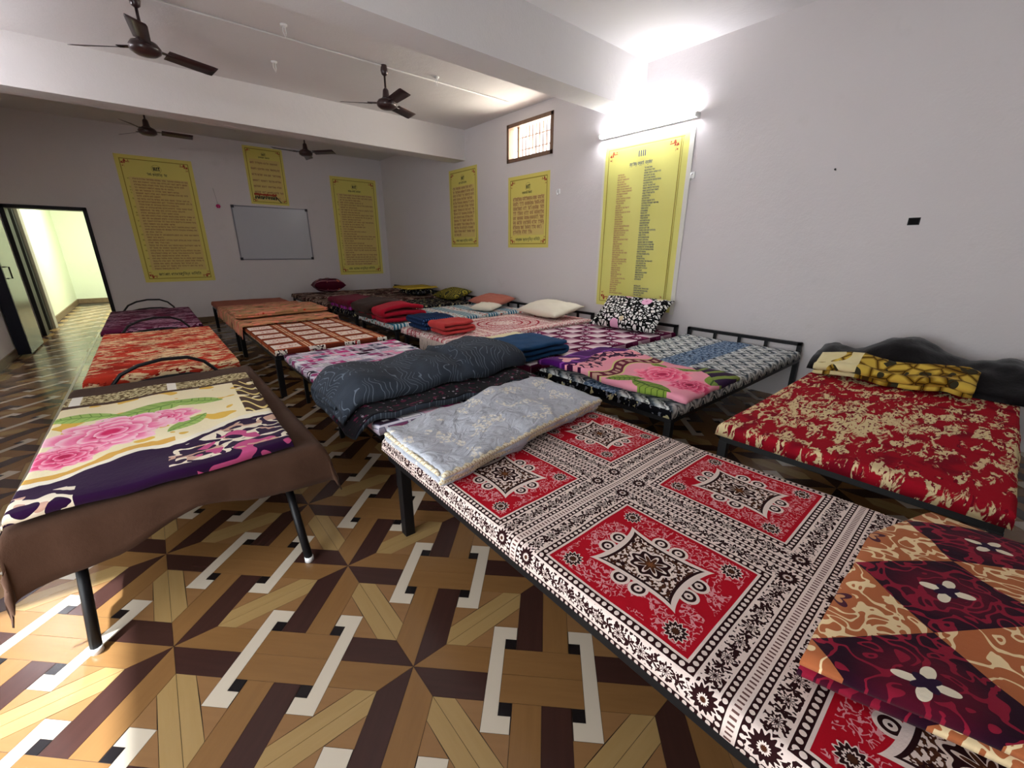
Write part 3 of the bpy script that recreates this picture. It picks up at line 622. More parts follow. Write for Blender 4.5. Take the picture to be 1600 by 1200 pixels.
# ------------------------------------------------------------------ cots
COTG = 'black steel cots filling the hall'
def bar(nm, t, x0, x1, y0, y1, z0, z1): return box(nm, M_BLACK, t, x0, x1, y0, y1, z0, z1, 0.003)
def cot(label, x0, x1, y0, y1, zd=0.40, legs=None, head=None, leg_r=0.019, hz=0.545, name='steel_cot', splay=0.0):
    cx_, cy_ = (x0+x1)/2, (y0+y1)/2
    t = thing(name, label, 'cot', (cx_, cy_, 0), 0, COTG); a, b = (x1-x0)/2, (y1-y0)/2; k = 0.018
    for s in (-1, 1):
        bar('side_rail' if y1-y0 > x1-x0 else 'end_rail', t, s*a-k, s*a+k, -b-k, b+k, zd-0.036, zd)
        bar('end_rail' if y1-y0 > x1-x0 else 'side_rail', t, -a+k, a-k, s*b-k, s*b+k, zd-0.036, zd)
    box('deck_board', M_PLY, t, -a+k, a-k, -b+k, b-k, zd-0.020, zd-0.004)
    for lx, ly in (legs or [(x0, y0), (x1, y0), (x0, y1), (x1, y1)]):
        lx -= cx_; ly -= cy_
        if splay:
            sy = splay if ly > 0 else -splay; bm = bmesh.new(); tube(bm, [(lx, ly, zd-0.03), (lx, ly + sy, 0.012)], leg_r, 10); lg = obj('leg', bm, M_BLACK, t, True)
            bm = bmesh.new(); lathe(bm, [(leg_r*1.08, 0.0), (leg_r*1.08, 0.022)], 12, lx, ly + sy); obj('rubber_foot', bm, M_WHITEPL, lg, True)
        else:
            bar('leg', t, lx-leg_r, lx+leg_r, ly-leg_r, ly+leg_r, 0.0, zd-0.03)
    if head == 'wall':                               # rectangular headboard against the right wall
        for s in (-1, 1): bar('head_post', t, a-k, a+k, s*b-k, s*b+k, zd, hz)
        hb = bar('head_rail', t, a-k, a+k, -b-k, b+k, hz-0.03, hz)
        for q in (-0.36, 0.0, 0.36): bar('head_spindle', t, a-0.012, a+0.012, q*b*1.3-0.014, q*b*1.3+0.014, zd, hz-0.03)
    if head == 'arch':                               # bent tube arch on the far end
        P = [(-0.33, 0.38), (-0.31, 0.45), (-0.25, 0.525), (-0.15, 0.572), (-0.02, 0.595), (0.12, 0.588), (0.21, 0.545), (0.27, 0.47), (0.30, 0.38)]
        bm = bmesh.new(); tube(bm, [(p, b + 0.05, z) for p, z in P], 0.012, 8); obj('head_arch', bm, M_BLACK, t, True)
        bm = bmesh.new(); tube(bm, [(p*0.92, b + 0.05, 0.38 + (z-0.38)*0.42) for p, z in P], 0.011, 8); obj('lower_arch', bm, M_BLACK, t, True)
        for q in (-0.33, 0.30): bar('arch_bracket', t, q-0.014, q+0.014, b, b + 0.065, zd-0.03, zd-0.005)
    return t
def mat(name, label, cat, *a, group=None, **k): return tag(pad(name, *a, **k), label, cat, group)
MG = 'mattresses on the cots'
# --- cot row in the middle
t = cot('black cot under the red medallion sheet', 0.72, 1.745, -0.50, 1.72, 0.405, legs=[(0.73, 1.64), (1.735, 1.64), (0.73, -0.42), (1.735, -0.42)], leg_r=0.024)
mat('mattress', 'thin mattress in a red sheet with cream borders and scrolled medallions', 'mattress', M_MANDALA, 0.695, 1.77, -0.53, 1.775, 0.478, 0.411, r=0.028, amp=0.005, uvo=(0.235, 1.01), res=0.03, group=MG)
qr = thing('folded_quilt', 'folded grey-blue quilt with white sprigs and cream lace edge', 'quilt', (1.2, 1.5, 0.485))
qw = lambda a, w, z: (w - 1.2, a + 0.13*(w - 0.70) + 0.02*nz(w*4, 1.0) - 1.5, z + 0.012 + 0.035*math.exp(-((w-1.30)/0.35)**2)*(0.4 + a*0 + 0.6*min(1, max(0, (a-1.2)/0.3))))
ribbon('quilt_body', M_QUILT, [(1.20 + p, z) for p, z in zigzag(0.46, 3, 0.025)], 0.024, 0.675, 1.765, qw, amp=0.020, nw=60, parent=qr)
for zz, aa in ((0.0, 1.205), (0.022, 1.190), (0.044, 1.180)):
    bm = bmesh.new(); tube(bm, [qw(aa, 0.675 + 1.09*k/50, zz + (0.003 if k % 2 else -0.002)) for k in range(51)], [0.011 if k % 2 else 0.008 for k in range(51)], 6); obj('lace_edge', bm, M_LACE, qr, True)
bm = bmesh.new(); tube(bm, [qw(1.20 + 0.46*k/24, 0.672, 0.044 + (0.003 if k % 2 else -0.002)) for k in range(25)], [0.011 if k % 2 else 0.008 for k in range(25)], 6); obj('lace_edge', bm, M_LACE, qr, True)
tag(ribbon('folded_blanket', M_DIAMOND, [(p, z) for p, z in zigzag(0.62, 2, 0.026)], 0.022, 0.86, 1.765, lambda a, w, z: (w + 0.30*a*(1.0 if w < 1.3 else max(0, (1.765-w)/0.465)), 0.10 - a - 0.35*max(0, w-1.47), 0.503 + z), amp=0.008, nw=30, seed=3.0), 'folded blanket of maroon and orange diamonds with cream scrolls', 'blanket')
t = cot('black folding cot with a foot bar, under the pink block sheet', 0.80, 1.78, 2.02, 3.97, 0.385, legs=[(0.88, 3.88), (0.86, 2.95), (0.89, 2.06), (1.72, 3.88), (1.72, 2.95), (1.72, 2.06)], leg_r=0.015)
bm = bmesh.new(); tube(bm, [(-0.43, -0.045, 0.05), (0.43, -0.045, 0.05)], 0.012); obj('foot_bar', bm, M_BLACK, t)
mat('mattress', 'mattress in a white sheet printed with pink and grey blocks', 'mattress', M_BLOCKS, 0.765, 1.815, 1.98, 4.01, 0.448, 0.391, r=0.022, amp=0.008, flare=0.0, group=MG)
def rollwarp(a, w, z):
    e = max(0.0, 0.80 - w); f = max(0.0, z - 0.47)
    return (w - 0.04*e, a - 0.05*(w - 1.3) + 0.03*nz(w*3, a*2), z - 4.5*e*e + f*(0.45*nz(w*2.6, 3.0) + (0.25 if w > 1.45 else 0)))
rp = [(1.975, 0.472), (1.99, 0.474), (2.03, 0.474), (2.12, 0.474), (2.22, 0.474), (2.35, 0.474), (2.50, 0.476), (2.62, 0.482), (2.70, 0.505), (2.72, 0.545), (2.69, 0.585), (2.60, 0.605), (2.48, 0.615), (2.36, 0.615), (2.26, 0.605), (2.18, 0.58), (2.14, 0.55), (2.15, 0.525), (2.22, 0.52), (2.34, 0.525), (2.48, 0.53), (2.58, 0.535), (2.60, 0.555), (2.55, 0.572), (2.42, 0.572), (2.28, 0.566)]
tag(ribbon('rolled_blanket', M_ROLL, [(a, z + 0.012) for a, z in rp], 0.036, 0.655, 1.93, rollwarp, amp=0.016, nw=50, mats=[M_ROLL, M_ROLLIN], pick=lambda v, s: 1 if v < 0.30 else 0), 'thick slate-black plush blanket rolled across the pink block sheet', 'blanket')
t = cot('black cot with thick square legs, under the rust tile sheet', 0.755, 1.785, 4.22, 6.20, 0.395, leg_r=0.024)
mat('mattress', 'mattress in a rust sheet with white printed rectangles', 'mattress', M_TILES, 0.735, 1.81, 4.19, 6.24, 0.455, 0.401, r=0.022, amp=0.004, uvo=(-0.05, -0.02), side_m=M_TILEEDGE, side_when=lambda dx, dy, l, n: dy > 0.02 and n, group=MG)
t = cot('black cot by the back wall under a rust plush cover', 0.755, 1.785, 6.60, 8.85, 0.395, leg_r=0.022)
mat('mattress', 'mattress in a plain rust plush cover near the back wall', 'mattress', M_RUSTPL, 0.73, 1.81, 6.56, 8.89, 0.460, 0.401, r=0.022, amp=0.006, group=MG)
tag(pad('spread_blanket', M_PEACH, 0.70, 1.84, 5.62, 7.75, 0.486, (0.13, 0.05, 0.0, 0.0), r=0.02, amp=0.006, loose=True, seed=2.0, bottom=False, warp=lambda x, y, z: (x, y + 0.12*(x-0.7) + 0.05*nz(x*3, y), z + 0.004)), 'peach and brown patterned blanket spread across the rust tile sheet', 'blanket')
tag(ribbon('folded_blanket', M_PEACH, [(p, z) for p, z in zigzag(0.85, 2, 0.024)], 0.020, 0.71, 1.83, lambda a, w, z: (w, 6.02 + a + 0.12*(w-0.7), 0.524 + z + 0.012*nz(w*5, a*5)), amp=0.010, nw=30, seed=6.0), 'peach and brown blanket folded on top of the spread one', 'blanket')
# --- cot row on the left
t = cot('folding cot with splayed round legs under the brown fleece', -0.47, 0.42, 1.97, 3.66, 0.40, legs=[(-0.39, 2.02), (0.30, 2.02), (-0.39, 3.50), (0.30, 3.50)], head='arch', leg_r=0.017, splay=0.27)
box('mattress_pad', M_DKBROWN, t, -0.44, 0.44, -0.85, 0.85, 0.398, 0.455, 0.02)
tag(pad('fleece_blanket', M_BROWN, -0.53, 0.47, 1.86, 3.70, 0.478, (0.115, 0.115, 0.125, 0.02), r=0.045, amp=0.006, loose=True, seed=4.0, flare=0.06, bottom=False, warp=lambda x, y, z: (x, y, z - max(0.0, -x - 0.05)*0.09*max(0.0, 0.44 - z)/0.10*(1 if y < 2.0 else 0.3) + 0.05*max(0.0, 0.44 - z)/0.10*max(0.0, 1 - abs(x + 0.02)/0.25)*(1 if y < 1.9 else 0))), 'plain brown fleece hanging over the sides of the splay-legged cot', 'blanket')
def rosewarp(x, y, z): return (x + 0.03*(y - 1.9)*(1 if x > 0 else 0.2), y + 0.10*max(0, x)*(1 if y < 2.4 else 0.3), z + 0.010*nz(x*5, y*5, 2.0) + 0.012*math.exp(-((y-1.95)/0.12)**2))
tag(pad('rose_blanket', M_ROSEBLK, -0.505, 0.345, 1.885, 3.32, 0.513, (0.012, 0.0, 0.02, 0.0), r=0.012, amp=0.004, loose=True, seed=7.0, res=0.035, bottom=False, warp=rosewarp), 'plush blanket with pink roses and a purple hem on the brown fleece', 'blanket')
t = cot('cot with a bent tube arch under the orange foliage cover', -0.47, 0.41, 4.05, 6.05, 0.39, head='arch', leg_r=0.016)
mat('mattress', 'mattress in an orange and cream foliage cover', 'mattress', M_ORANGE, -0.495, 0.435, 4.0, 6.08, 0.458, 0.396, r=0.025, amp=0.006, group=MG)
t = cot('cot with a bent tube arch under the plum cover by the doorway', -0.50, 0.36, 6.40, 8.30, 0.39, head='arch', leg_r=0.016)
mat('mattress', 'mattress in a plum foliage cover by the hall doorway', 'mattress', M_PURPLE, -0.53, 0.39, 6.36, 8.33, 0.458, 0.396, r=0.025, amp=0.006, seed=2.0, group=MG)
# --- cot row along the right wall
RB = [(-0.17, 0.80, 'black cot under the red and gold foliage sheet'), (1.12, 2.16, 'black cot with an open headboard under the zigzag sheet'), (2.32, 3.28, 'black cot under the plum checked sheet'), (3.50, 4.46, 'black cot under the pale rose damask throw'),
      (4.72, 5.76, 'black cot under the teal striped sheet'), (6.02, 6.96, 'black cot under the dark floral sheet'), (7.18, 8.14, 'black cot under a brown leaf sheet, beside the yellow towel'), (8.42, 9.40, 'black cot under a brown leaf sheet, in the wall corner')]
for y0, y1, lb in RB: cot(lb, 2.17, 4.37, y0, y1, 0.40, head='wall', leg_r=0.021)
foot = lambda dx, dy, l, n: l and dx > 0.025
mat('mattress', 'mattress in a red sheet with gold foliage beside the bare wall', 'mattress', M_REDGOLD, 2.13, 4.33, -0.20, 0.83, 0.470, 0.405, r=0.022, amp=0.008, group=MG, res=0.035)
def blackm(x, y):
    px = (x - 3.72)/0.62; base = 0.10*math.sin(PI*min(1, max(0, px)))**0.5 if 0 < px < 1 else 0.0
    top = 0.19*math.exp(-((y-0.38)/0.22)**2) + 0.11*math.exp(-((y+0.12)/0.18)**2) + 0.05*math.exp(-((y-0.80)/0.12)**2)
    return base + top*max(0.0, math.sin(PI*min(1.0, max(0.0, (x-3.75)/0.75))))**1.2 + 0.030*nz(x*5, y*5)*min(1, max(0, (x-3.74)/0.1)) + 0.014*nz(x*13, y*13) - 0.004
tag(mound('bunched_blanket', M_BLACKPL, 3.72, 4.33, -0.24, 0.88, 0.476, blackm), 'black plush blanket bunched up at the wall end of the red sheet', 'blanket')
tag(ribbon('folded_blanket', M_GOLD, zigzag(0.16, 3, 0.030), 0.028, 0.0, 0.80, lambda a, w, z: (3.58 + a + 0.05*(w-0.4), 0.80 - w, 0.495 + z + 0.022*math.sin(w*7.0)**2 + 0.5*max(0, a-0.05)), amp=0.012, nw=30, seed=4.0), 'gold petal blanket folded in front of the bunched black one', 'blanket')
mat('mattress', 'mattress in a black and white zigzag sheet with a blue band', 'mattress', M_IKAT, 2.13, 4.33, 1.09, 2.19, 0.470, 0.405, r=0.025, amp=0.006, side_m=M_DKFLORAL, side_when=foot, group=MG)
def rosefold(a, w, z): return (2.145 + a + 0.10*(1.1 - w)*0.3, 1.04 + w, 0.512 + z + 0.020*math.exp(-((w-0.9)/0.25)**2) + 0.008*math.sin(w*9) + 0.012*nz(w*5, a*5))
tag(ribbon('folded_blanket', M_PINKROSE, zigzag(0.72, 1, 0.03), 0.038, 0.0, 1.18, rosefold, amp=0.010, nw=40, seed=5.0), 'purple plush blanket with a big pink rose on the zigzag sheet', 'blanket')
mat('mattress', 'mattress in a plum and white checked sheet below the long banner', 'mattress', M_CHECKS, 2.15, 4.33, 2.30, 3.31, 0.470, 0.405, r=0.022, amp=0.005, seed=1.0, group=MG)
tag(pillow('pillow', M_BWFLORAL, 0.50, 0.84, 0.20, (4.08, 2.74, 0.655), (0, math.radians(-38), math.radians(4)), seed=1.0), 'black and white floral pillow with pink roses leaning below the banner', 'pillow')
tag(ribbon('folded_blanket', M_BLUE, zigzag(0.50, 3, 0.042), 0.036, 2.34, 2.82, lambda a, w, z: (2.10 + a, w, 0.503 + z), amp=0.010, nw=22, seed=8.0), 'blue plush blanket folded on the plum checked sheet', 'blanket')
tag(ribbon('folded_towel', M_CREAM, zigzag(0.72, 2, 0.014), 0.012, 2.88, 3.28, lambda a, w, z: (2.12 + a, w, 0.488 + z), amp=0.007, nw=18, seed=9.0), 'cream and tan towel folded beside the blue blanket', 'towel')
mt = mat('mattress', 'mattress under a pale rose damask throw with long fringe', 'mattress', M_PALE, 2.12, 4.33, 3.46, 4.49, 0.470, 0.405, r=0.024, amp=0.006, seed=3.0, group=MG)
V, Fc = [], []; random.seed(4)
for k in range(70):
    y = 3.47 + 0.55*k/70; L = 0.10 + 0.05*random.random(); x = 2.105 - 0.004*random.random(); o = len(V); dy = 0.01*(random.random()-0.5)
    for (yy, zz, xx) in ((y, 0.44, x), (y+dy, 0.40 - L*0.4, x-0.008), (y+2*dy, 0.41 - L, x-0.004)):
        for a, b in ((-0.002, -0.0015), (0.002, -0.0015), (0.002, 0.0015), (-0.002, 0.0015)): V.append((xx + a, yy + b, zz))
    for s in range(2):
        for q in range(4): Fc.append((o+s*4+q, o+s*4+(q+1) % 4, o+s*4+4+(q+1) % 4, o+s*4+4+q))
pyobj('fringe', V, Fc, M_FRINGE, mt, False)['kind'] = 'stuff'
tag(ribbon('folded_blanket', M_NAVY, zigzag(0.36, 3, 0.046), 0.042, 4.00, 4.42, lambda a, w, z: (2.18 + a + 0.03*(w-4.2), w, 0.508 + z), amp=0.012, nw=20, seed=10.0), 'navy knit blanket folded on the pale rose throw', 'blanket')
tag(ribbon('folded_blanket', M_CORAL, zigzag(0.34, 3, 0.044), 0.036, 3.66, 3.98, lambda a, w, z: (2.22 + a, w, 0.506 + z), amp=0.010, nw=16, seed=11.0), 'coral red fleece folded in loops beside the navy knit blanket', 'blanket')
tag(pillow('pillow', M_IVORY, 0.50, 0.86, 0.16, (4.03, 3.98, 0.585), (0, math.radians(-12), math.radians(-6)), seed=4.0, lump=0.02), 'large ivory pillow on the pale rose throw', 'pillow')
mat('mattress', 'mattress in a white sheet with teal stripes and small flowers', 'mattress', M_TEAL, 2.12, 4.33, 4.70, 5.79, 0.470, 0.405, r=0.024, amp=0.006, seed=5.0, flare=0.12, group=MG)
tag(ribbon('folded_blanket', M_CRIMSON, [(p, z + 0.02*math.sin(PI*max(0, min(1, p/0.5)))*(z/0.06)) for p, z in zigzag(0.50, 3, 0.062)], 0.052, 4.74, 5.08, lambda a, w, z: (2.06 + a + 0.03*(w - 4.9), w, 0.510 + z), amp=0.012, nw=18, seed=12.0), 'crimson fleece folded in thick loops on the teal striped sheet', 'blanket')
tag(ribbon('folded_blanket', M_DKBROWN, [(p, z + 0.02*math.sin(PI*max(0, min(1, p/0.5)))*(z/0.06)) for p, z in zigzag(0.50, 3, 0.064)], 0.054, 5.12, 5.70, lambda a, w, z: (2.04 + a, w, 0.512 + z), amp=0.014, nw=20, seed=13.0, mats=[M_DKBROWN, M_CRIMSON], pick=lambda v, s: 1 if v < 0.50 else 0), 'dark brown fleece with a crimson lining folded beside the crimson one', 'blanket')
tag(pillow('pillow', M_SALMON, 0.42, 0.74, 0.15, (4.07, 5.30, 0.578), (0, math.radians(-10), 0), seed=6.0), 'salmon plush pillow on the teal striped sheet', 'pillow')
tag(pillow('pillow', M_IVORY, 0.30, 0.40, 0.10, (3.70, 4.95, 0.535), (0, math.radians(-8), 0.3), seed=7.0), 'small white pillow in front of the salmon one', 'pillow')
mat('mattress', 'mattress in a dark floral sheet behind the teal striped one', 'mattress', M_DKFLORAL, 2.13, 4.33, 5.99, 6.98, 0.470, 0.405, r=0.024, amp=0.006, seed=6.0, group=MG)
tag(ribbon('folded_blanket', M_MAGENTA, zigzag(0.44, 3, 0.05), 0.044, 6.02, 6.92, lambda a, w, z: (2.11 + a, w, 0.511 + z), amp=0.014, nw=24, seed=14.0), 'maroon plush blanket with magenta flowers on the dark floral sheet', 'blanket')
tag(pillow('pillow', M_OLIVE, 0.42, 0.70, 0.16, (4.08, 6.46, 0.585), (0, math.radians(-14), 0), seed=8.0), 'olive pillow printed with yellow rings', 'pillow')
mat('mattress', 'mattress in a brown and white leaf sheet, beside the dark floral one', 'mattress', M_LEAFY, 2.13, 4.33, 7.15, 8.17, 0.470, 0.405, r=0.024, amp=0.008, seed=7.0, group=MG)
mat('mattress', 'mattress in a brown and white leaf sheet, in the wall corner', 'mattress', M_LEAFY, 2.13, 4.33, 8.39, 9.43, 0.470, 0.405, r=0.024, amp=0.008, seed=8.0, uvo=(0.3, 0.7), group=MG)
tag(pillow('pillow', M_DKFLORAL, 0.44, 0.80, 0.13, (4.02, 7.66, 0.545), (0, math.radians(-4), 0), seed=9.0), 'dark floral pillow under the yellow towel', 'pillow')
tag(pad('towel', M_YELLOW, 3.66, 4.30, 7.34, 7.98, 0.640, (0.012, 0.0, 0.012, 0.012), r=0.02, amp=0.008, loose=True, seed=9.0, bottom=False), 'yellow towel spread over the dark floral pillow', 'towel')
tag(pillow('pillow', M_MAROON, 0.62, 0.42, 0.26, (2.80, 9.18, 0.622), (0, 0, -0.1), seed=10.0, lump=0.02), 'plump maroon satin pillow on the corner cot', 'pillow')
# ------------------------------------------------------------------ posters and board
M_PAPER = material('yellow_poster', lambda x, y, z: mix('#e2d56a', '#eade7c', nse(x, y, 1.5, 2.0, w=z)), rough=0.55, coords='Object')
M_PALEBAN = material('yellow_banner', lambda x, y, z: mix('#e3de72', '#eae68a', nse(x, y, 1.5, 2.0, w=z)), rough=0.38, coords='Object', spec=0.45)
M_MARGIN = material('white_margin', '#e2e0d6', rough=0.5, coords=None)
M_OCHRE = material('ochre_ink', '#a08a30', rough=0.6, coords=None); M_REDINK = material('red_brown_ink', '#9a5c42', rough=0.6, coords=None)
M_INK = material('black_ink', '#23221c', rough=0.6, coords=None); M_FLOUR = material('flourish_ink', '#b0482e', rough=0.6, coords=None)
M_BLUEINK = material('blue_ink', '#3c4a72', rough=0.6, coords=None); M_PINKINK = material('pink_ink', '#b87866', rough=0.6, coords=None); M_PANEL = material('peach_panel_ink', '#e2cb7c', rough=0.6, coords=None)
class Ink:
    def __init__(s): s.V = []; s.F = []
    def quad(s, a0, a1, b0, b1, y=-0.0032, sk=0.0):
        o = len(s.V); s.V += [(a0, y, b0), (a1, y, b0), (a1 + sk, y, b1), (a0 + sk, y, b1)]; s.F.append((o, o+1, o+2, o+3))
    def poly(s, P, y=-0.0034):
        o = len(s.V); s.V += [(a, y, b) for a, b in P]; s.F.append(tuple(range(o, o+len(P))))
    def word(s, a0, a1, b, h, rng):                  # a headline bar with letter stems hanging from it
        s.quad(a0, a1, b + h*0.78, b + h*0.92); a = a0
        while a < a1 - h*0.2:
            w = h*rng.uniform(0.35, 0.7); k = rng.random()
            s.quad(a + w*0.62, a + w*0.62 + h*0.15, b, b + h*0.8)
            if k < 0.75: s.quad(a + w*0.08, a + w*0.62, b + h*0.28, b + h*0.44); s.quad(a + w*0.06, a + w*0.06 + h*0.13, b + h*0.34, b + h*0.70)
            if k > 0.6: s.quad(a + w*0.2, a + w*0.75, b + h*1.02, b + h*1.14, sk=h*0.12)
            if k < 0.2: s.quad(a + w*0.2, a + w*0.7, b - h*0.22, b - h*0.10)
            a += w + h*0.05
    def line(s, a0, a1, b, h, rng, gap=0.5):
        a = a0
        while a < a1 - h:
            w = min(h*rng.uniform(1.2, 4.2), a1 - a); s.word(a, a + w, b, h, rng); a += w + h*gap
    def obj(s, name, m, parent):
        return pyobj(name, s.V, s.F, m, parent, False) if s.V else None
def flourish(ink, a, b, sa, sb, k):
    for (da, db, r) in ((0.02, 0.05, 0.018), (0.05, 0.02, 0.018), (0.045, 0.05, 0.014), (0.02, 0.09, 0.010), (0.09, 0.02, 0.010)):
        n = 7; ink.poly([(a + sa*(da + r*math.cos(2*PI*t/n)*(1.0 if t % 2 else 0.62))*k, b + sb*(db + r*math.sin(2*PI*t/n)*(1.0 if t % 2 else 0.62))*k) for t in range(n)][::(1 if sa*sb > 0 else -1)])
    for da0, db0, da1, db1 in ((0.03, 0.03, 0.10, 0.035), (0.03, 0.03, 0.035, 0.10)):
        ink.poly([(a + sa*da0*k, b + sb*db0*k), (a + sa*da1*k, b + sb*db1*k), (a + sa*(da1 + 0.004)*k, b + sb*(db1 + 0.008)*k), (a + sa*da0*k, b + sb*(db0 + 0.010)*k)])
def txt(body, size, m, parent, a, b, name):
    cu = bpy.data.curves.new(name, 'FONT'); cu.body = body; cu.size = size; cu.align_x = 'CENTER'
    o = bpy.data.objects.new(name, cu); COL.objects.link(o)
    dg = bpy.context.evaluated_depsgraph_get(); me = bpy.data.meshes.new_from_object(o.evaluated_get(dg)); bpy.data.objects.remove(o, do_unlink=True)
    if not len(me.polygons): return None
    me.materials.clear(); me.materials.append(m); q = link(name, me, parent, (a, -0.0036, b)); q.rotation_euler = (PI/2, 0, 0); return q
def emblem(t, a, b, k, m):
    n = 28; k_ = Ink(); ring = Ink()
    for q in range(n):
        t0, t1 = 2*PI*q/n, 2*PI*(q+1)/n; r0, r1 = 0.060*k, 0.064*k
        ring.poly([(a + r0*math.cos(t0), b + r0*math.sin(t0)), (a + r1*math.cos(t0), b + r1*math.sin(t0)), (a + r1*math.cos(t1), b + r1*math.sin(t1)), (a + r0*math.cos(t1), b + r0*math.sin(t1))])
    e = ring.obj('emblem_ring', M_OCHRE, t)
    for da in (-0.042, -0.022, 0.0, 0.026): k_.quad(a + da*k, a + (da + 0.013)*k, b - 0.028*k, b + 0.030*k)
    k_.quad(a - 0.042*k, a - 0.012*k, b - 0.004*k, b + 0.006*k); k_.quad(a + 0.016*k, a + 0.050*k, b + 0.020*k, b + 0.032*k)
    k_.obj('emblem', m, t)
def poster(label, loc, rz, w, h, rows, seed, wide=True, head=True, foot=True, margin=0.0, mm=None, numbered=False, size=None):
    rng = random.Random(seed); t = thing('poster', label, 'poster', loc, rz, 'yellow posters on the walls')
    box('sheet', mm or M_PAPER, t, 0, w, -0.0025, -0.0005, 0, h)
    if margin: box('margin_strip', M_MARGIN, t, w, w + margin, -0.0022, -0.0005, 0, h*0.99)
    b = Ink(); i0 = 0.055*min(1, w); th = 0.011
    for q in ((i0, w-i0, i0, i0+th), (i0, w-i0, h-i0-th, h-i0), (i0, i0+th, i0, h-i0), (w-i0-th, w-i0, i0, h-i0)): b.quad(*q)
    b.obj('border_line', M_OCHRE, t)
    kf = min(1.0, w)*1.15
    for sa, sb in ((1, 1), (-1, 1), (1, -1), (-1, -1)):
        f = Ink(); flourish(f, (i0+0.006) if sa > 0 else w-i0-0.006, (i0+0.006) if sb > 0 else h-i0-0.006, sa, sb, kf); f.obj('corner_flourish', M_FLOUR, t)
    k = min(1.0, w); emblem(t, w/2, h - 0.16*k - 0.02, k, M_INK)
    hd = Ink(); hd.line(w/2 - 0.14*k, w/2 + 0.14*k, h - 0.285*k, 0.036*k, rng); hd.obj('heading', M_INK, t)
    top = h - 0.335*k; bot = (0.20*k if foot else 0.10*k); n = rows; step = (top - bot)/n; s = size or min(0.034, step*0.55); body = Ink(); nums = Ink()
    pn = Ink(); pn.quad(i0 + 0.07*k, w - i0 - 0.05*k, bot, top + 0.01, y=-0.0028); pn.obj('text_panel', M_PANEL, t)
    r = 0
    while r < n:
        m_ = rng.choice((1, 2, 2, 3)) if numbered else n
        for q in range(min(m_, n - r)):
            bb = top - (r + 1)*step + 0.3*step; last = (q == m_ - 1) or r == n - 1
            e = w - i0 - 0.06*k if not last else i0 + 0.1*k + (w - 2*i0 - 0.16*k)*rng.uniform(0.3, 0.95)
            if numbered and q == 0: nums.word(i0 + 0.045*k, i0 + 0.045*k + s*0.9, bb, s, rng)
            body.line(i0 + (0.11*k if numbered else 0.075*k), e, bb, s, rng); r += 1
    body.obj('body_text', M_REDINK, t); nums.obj('item_numbers', M_OCHRE, t)
    if foot:
        ft = Ink(); ft.line(w/2 - 0.30*k, w/2 + 0.0*k, 0.108*k, 0.040*k, rng); ft.obj('footer_words', M_INK, t)
        txt('मु\u093fक्त स\u093fम\u093fत', 0.062*k, M_INK, t, w/2 + 0.155*k, 0.112*k, 'footer_name')
    return t
YP = YB - 0.001
poster('tall yellow poster of numbered rules between doorway and whiteboard', (-0.06, YP, 0.763), 0, 1.005, 2.005, 34, 1, numbered=True)
t = poster('small yellow poster above the whiteboard', (1.762, YP, 2.147), 0, 0.66, 0.995, 7, 2, foot=False, size=0.034)
pc = Ink(); rng = random.Random(5)
for k in range(16):
    a = 0.07 + 0.024*k; pc.quad(a, a + 0.026, 0.150 + 0.012*rng.random(), 0.185 + 0.014*rng.random())
pc.obj('red_banner_print', M_FLOUR, t)
pc = Ink()
for k in range(13): a = 0.08 + 0.029*k; z0 = 0.085 + 0.03*rng.random(); pc.quad(a, a + 0.020, z0, 0.150, sk=0.004)
pc.poly([(0.42, 0.16), (0.435, 0.165), (0.53, 0.05), (0.515, 0.04)]); pc.obj('crowd_print', M_INK, t)
pc = Ink()
for k in range(8): a = 0.075 + 0.045*k; pc.quad(a, a + 0.022, 0.095, 0.125, y=-0.0037)
pc.obj('green_print', material('green_ink', '#3c5a34', rough=0.6, coords=None), t)
poster('tall yellow poster of numbered rules by the wall corner', (3.27, YP, 0.785), 0, 0.99, 2.00, 30, 3, numbered=True, margin=0.055)
poster('narrow yellow poster close to the wall corner', (XR - 0.001, 6.95, 1.375), -PI/2, 0.85, 1.275, 14, 4, size=0.040)
poster('yellow poster under the high window', (XR - 0.001, 5.30, 1.365), -PI/2, 0.885, 0.995, 8, 6, size=0.050)
# long banner with two columns of names
t = thing('banner', 'long yellow banner with two columns of names under the tube light', 'banner', (XR - 0.004, 3.485, 0.66), -PI/2); w, h = 1.04, 1.86; rng = random.Random(9)
V, Fc = [], []; na, nb = 26, 40
for s in (0, 1):
    for j in range(nb+1):
        for i in range(na+1):
            a, b = w*i/na, h*j/nb; V.append((a, -0.006 - 0.0035*nz(a*4, b*2.0) - 0.002*math.sin(a*9 + b*5) + (0.0015 if s else 0), b))
n_ = (na+1)*(nb+1); Fc = [(j*(na+1)+i, j*(na+1)+i+1, (j+1)*(na+1)+i+1, (j+1)*(na+1)+i) for j in range(nb) for i in range(na)]; Fc += [tuple(n_ + q for q in f[::-1]) for f in Fc]
pyobj('sheet', V, Fc, M_PALEBAN, t, True)
box('margin_strip', M_MARGIN, t, w, w + 0.05, -0.007, -0.004, -0.02, h + 0.01); box('margin_strip', M_MARGIN, t, -0.03, 0.0, -0.007, -0.004, 0.02, h - 0.02)
YI = -0.0135
class BInk(Ink):
    def quad(s, a0, a1, b0, b1, y=YI, sk=0.0): Ink.quad(s, a0, a1, b0, b1, YI, sk)
    def poly(s, P, y=YI): Ink.poly(s, P, YI)
b = BInk()
for q in ((0.05, w-0.05, 0.05, 0.058), (0.05, w-0.05, h-0.088, h-0.080), (0.05, 0.058, 0.05, h-0.08), (w-0.088, w-0.080, 0.05, h-0.08), (w-0.068, w-0.063, 0.05, h-0.08)): b.quad(*q)
b.obj('border_line', M_OCHRE, t)
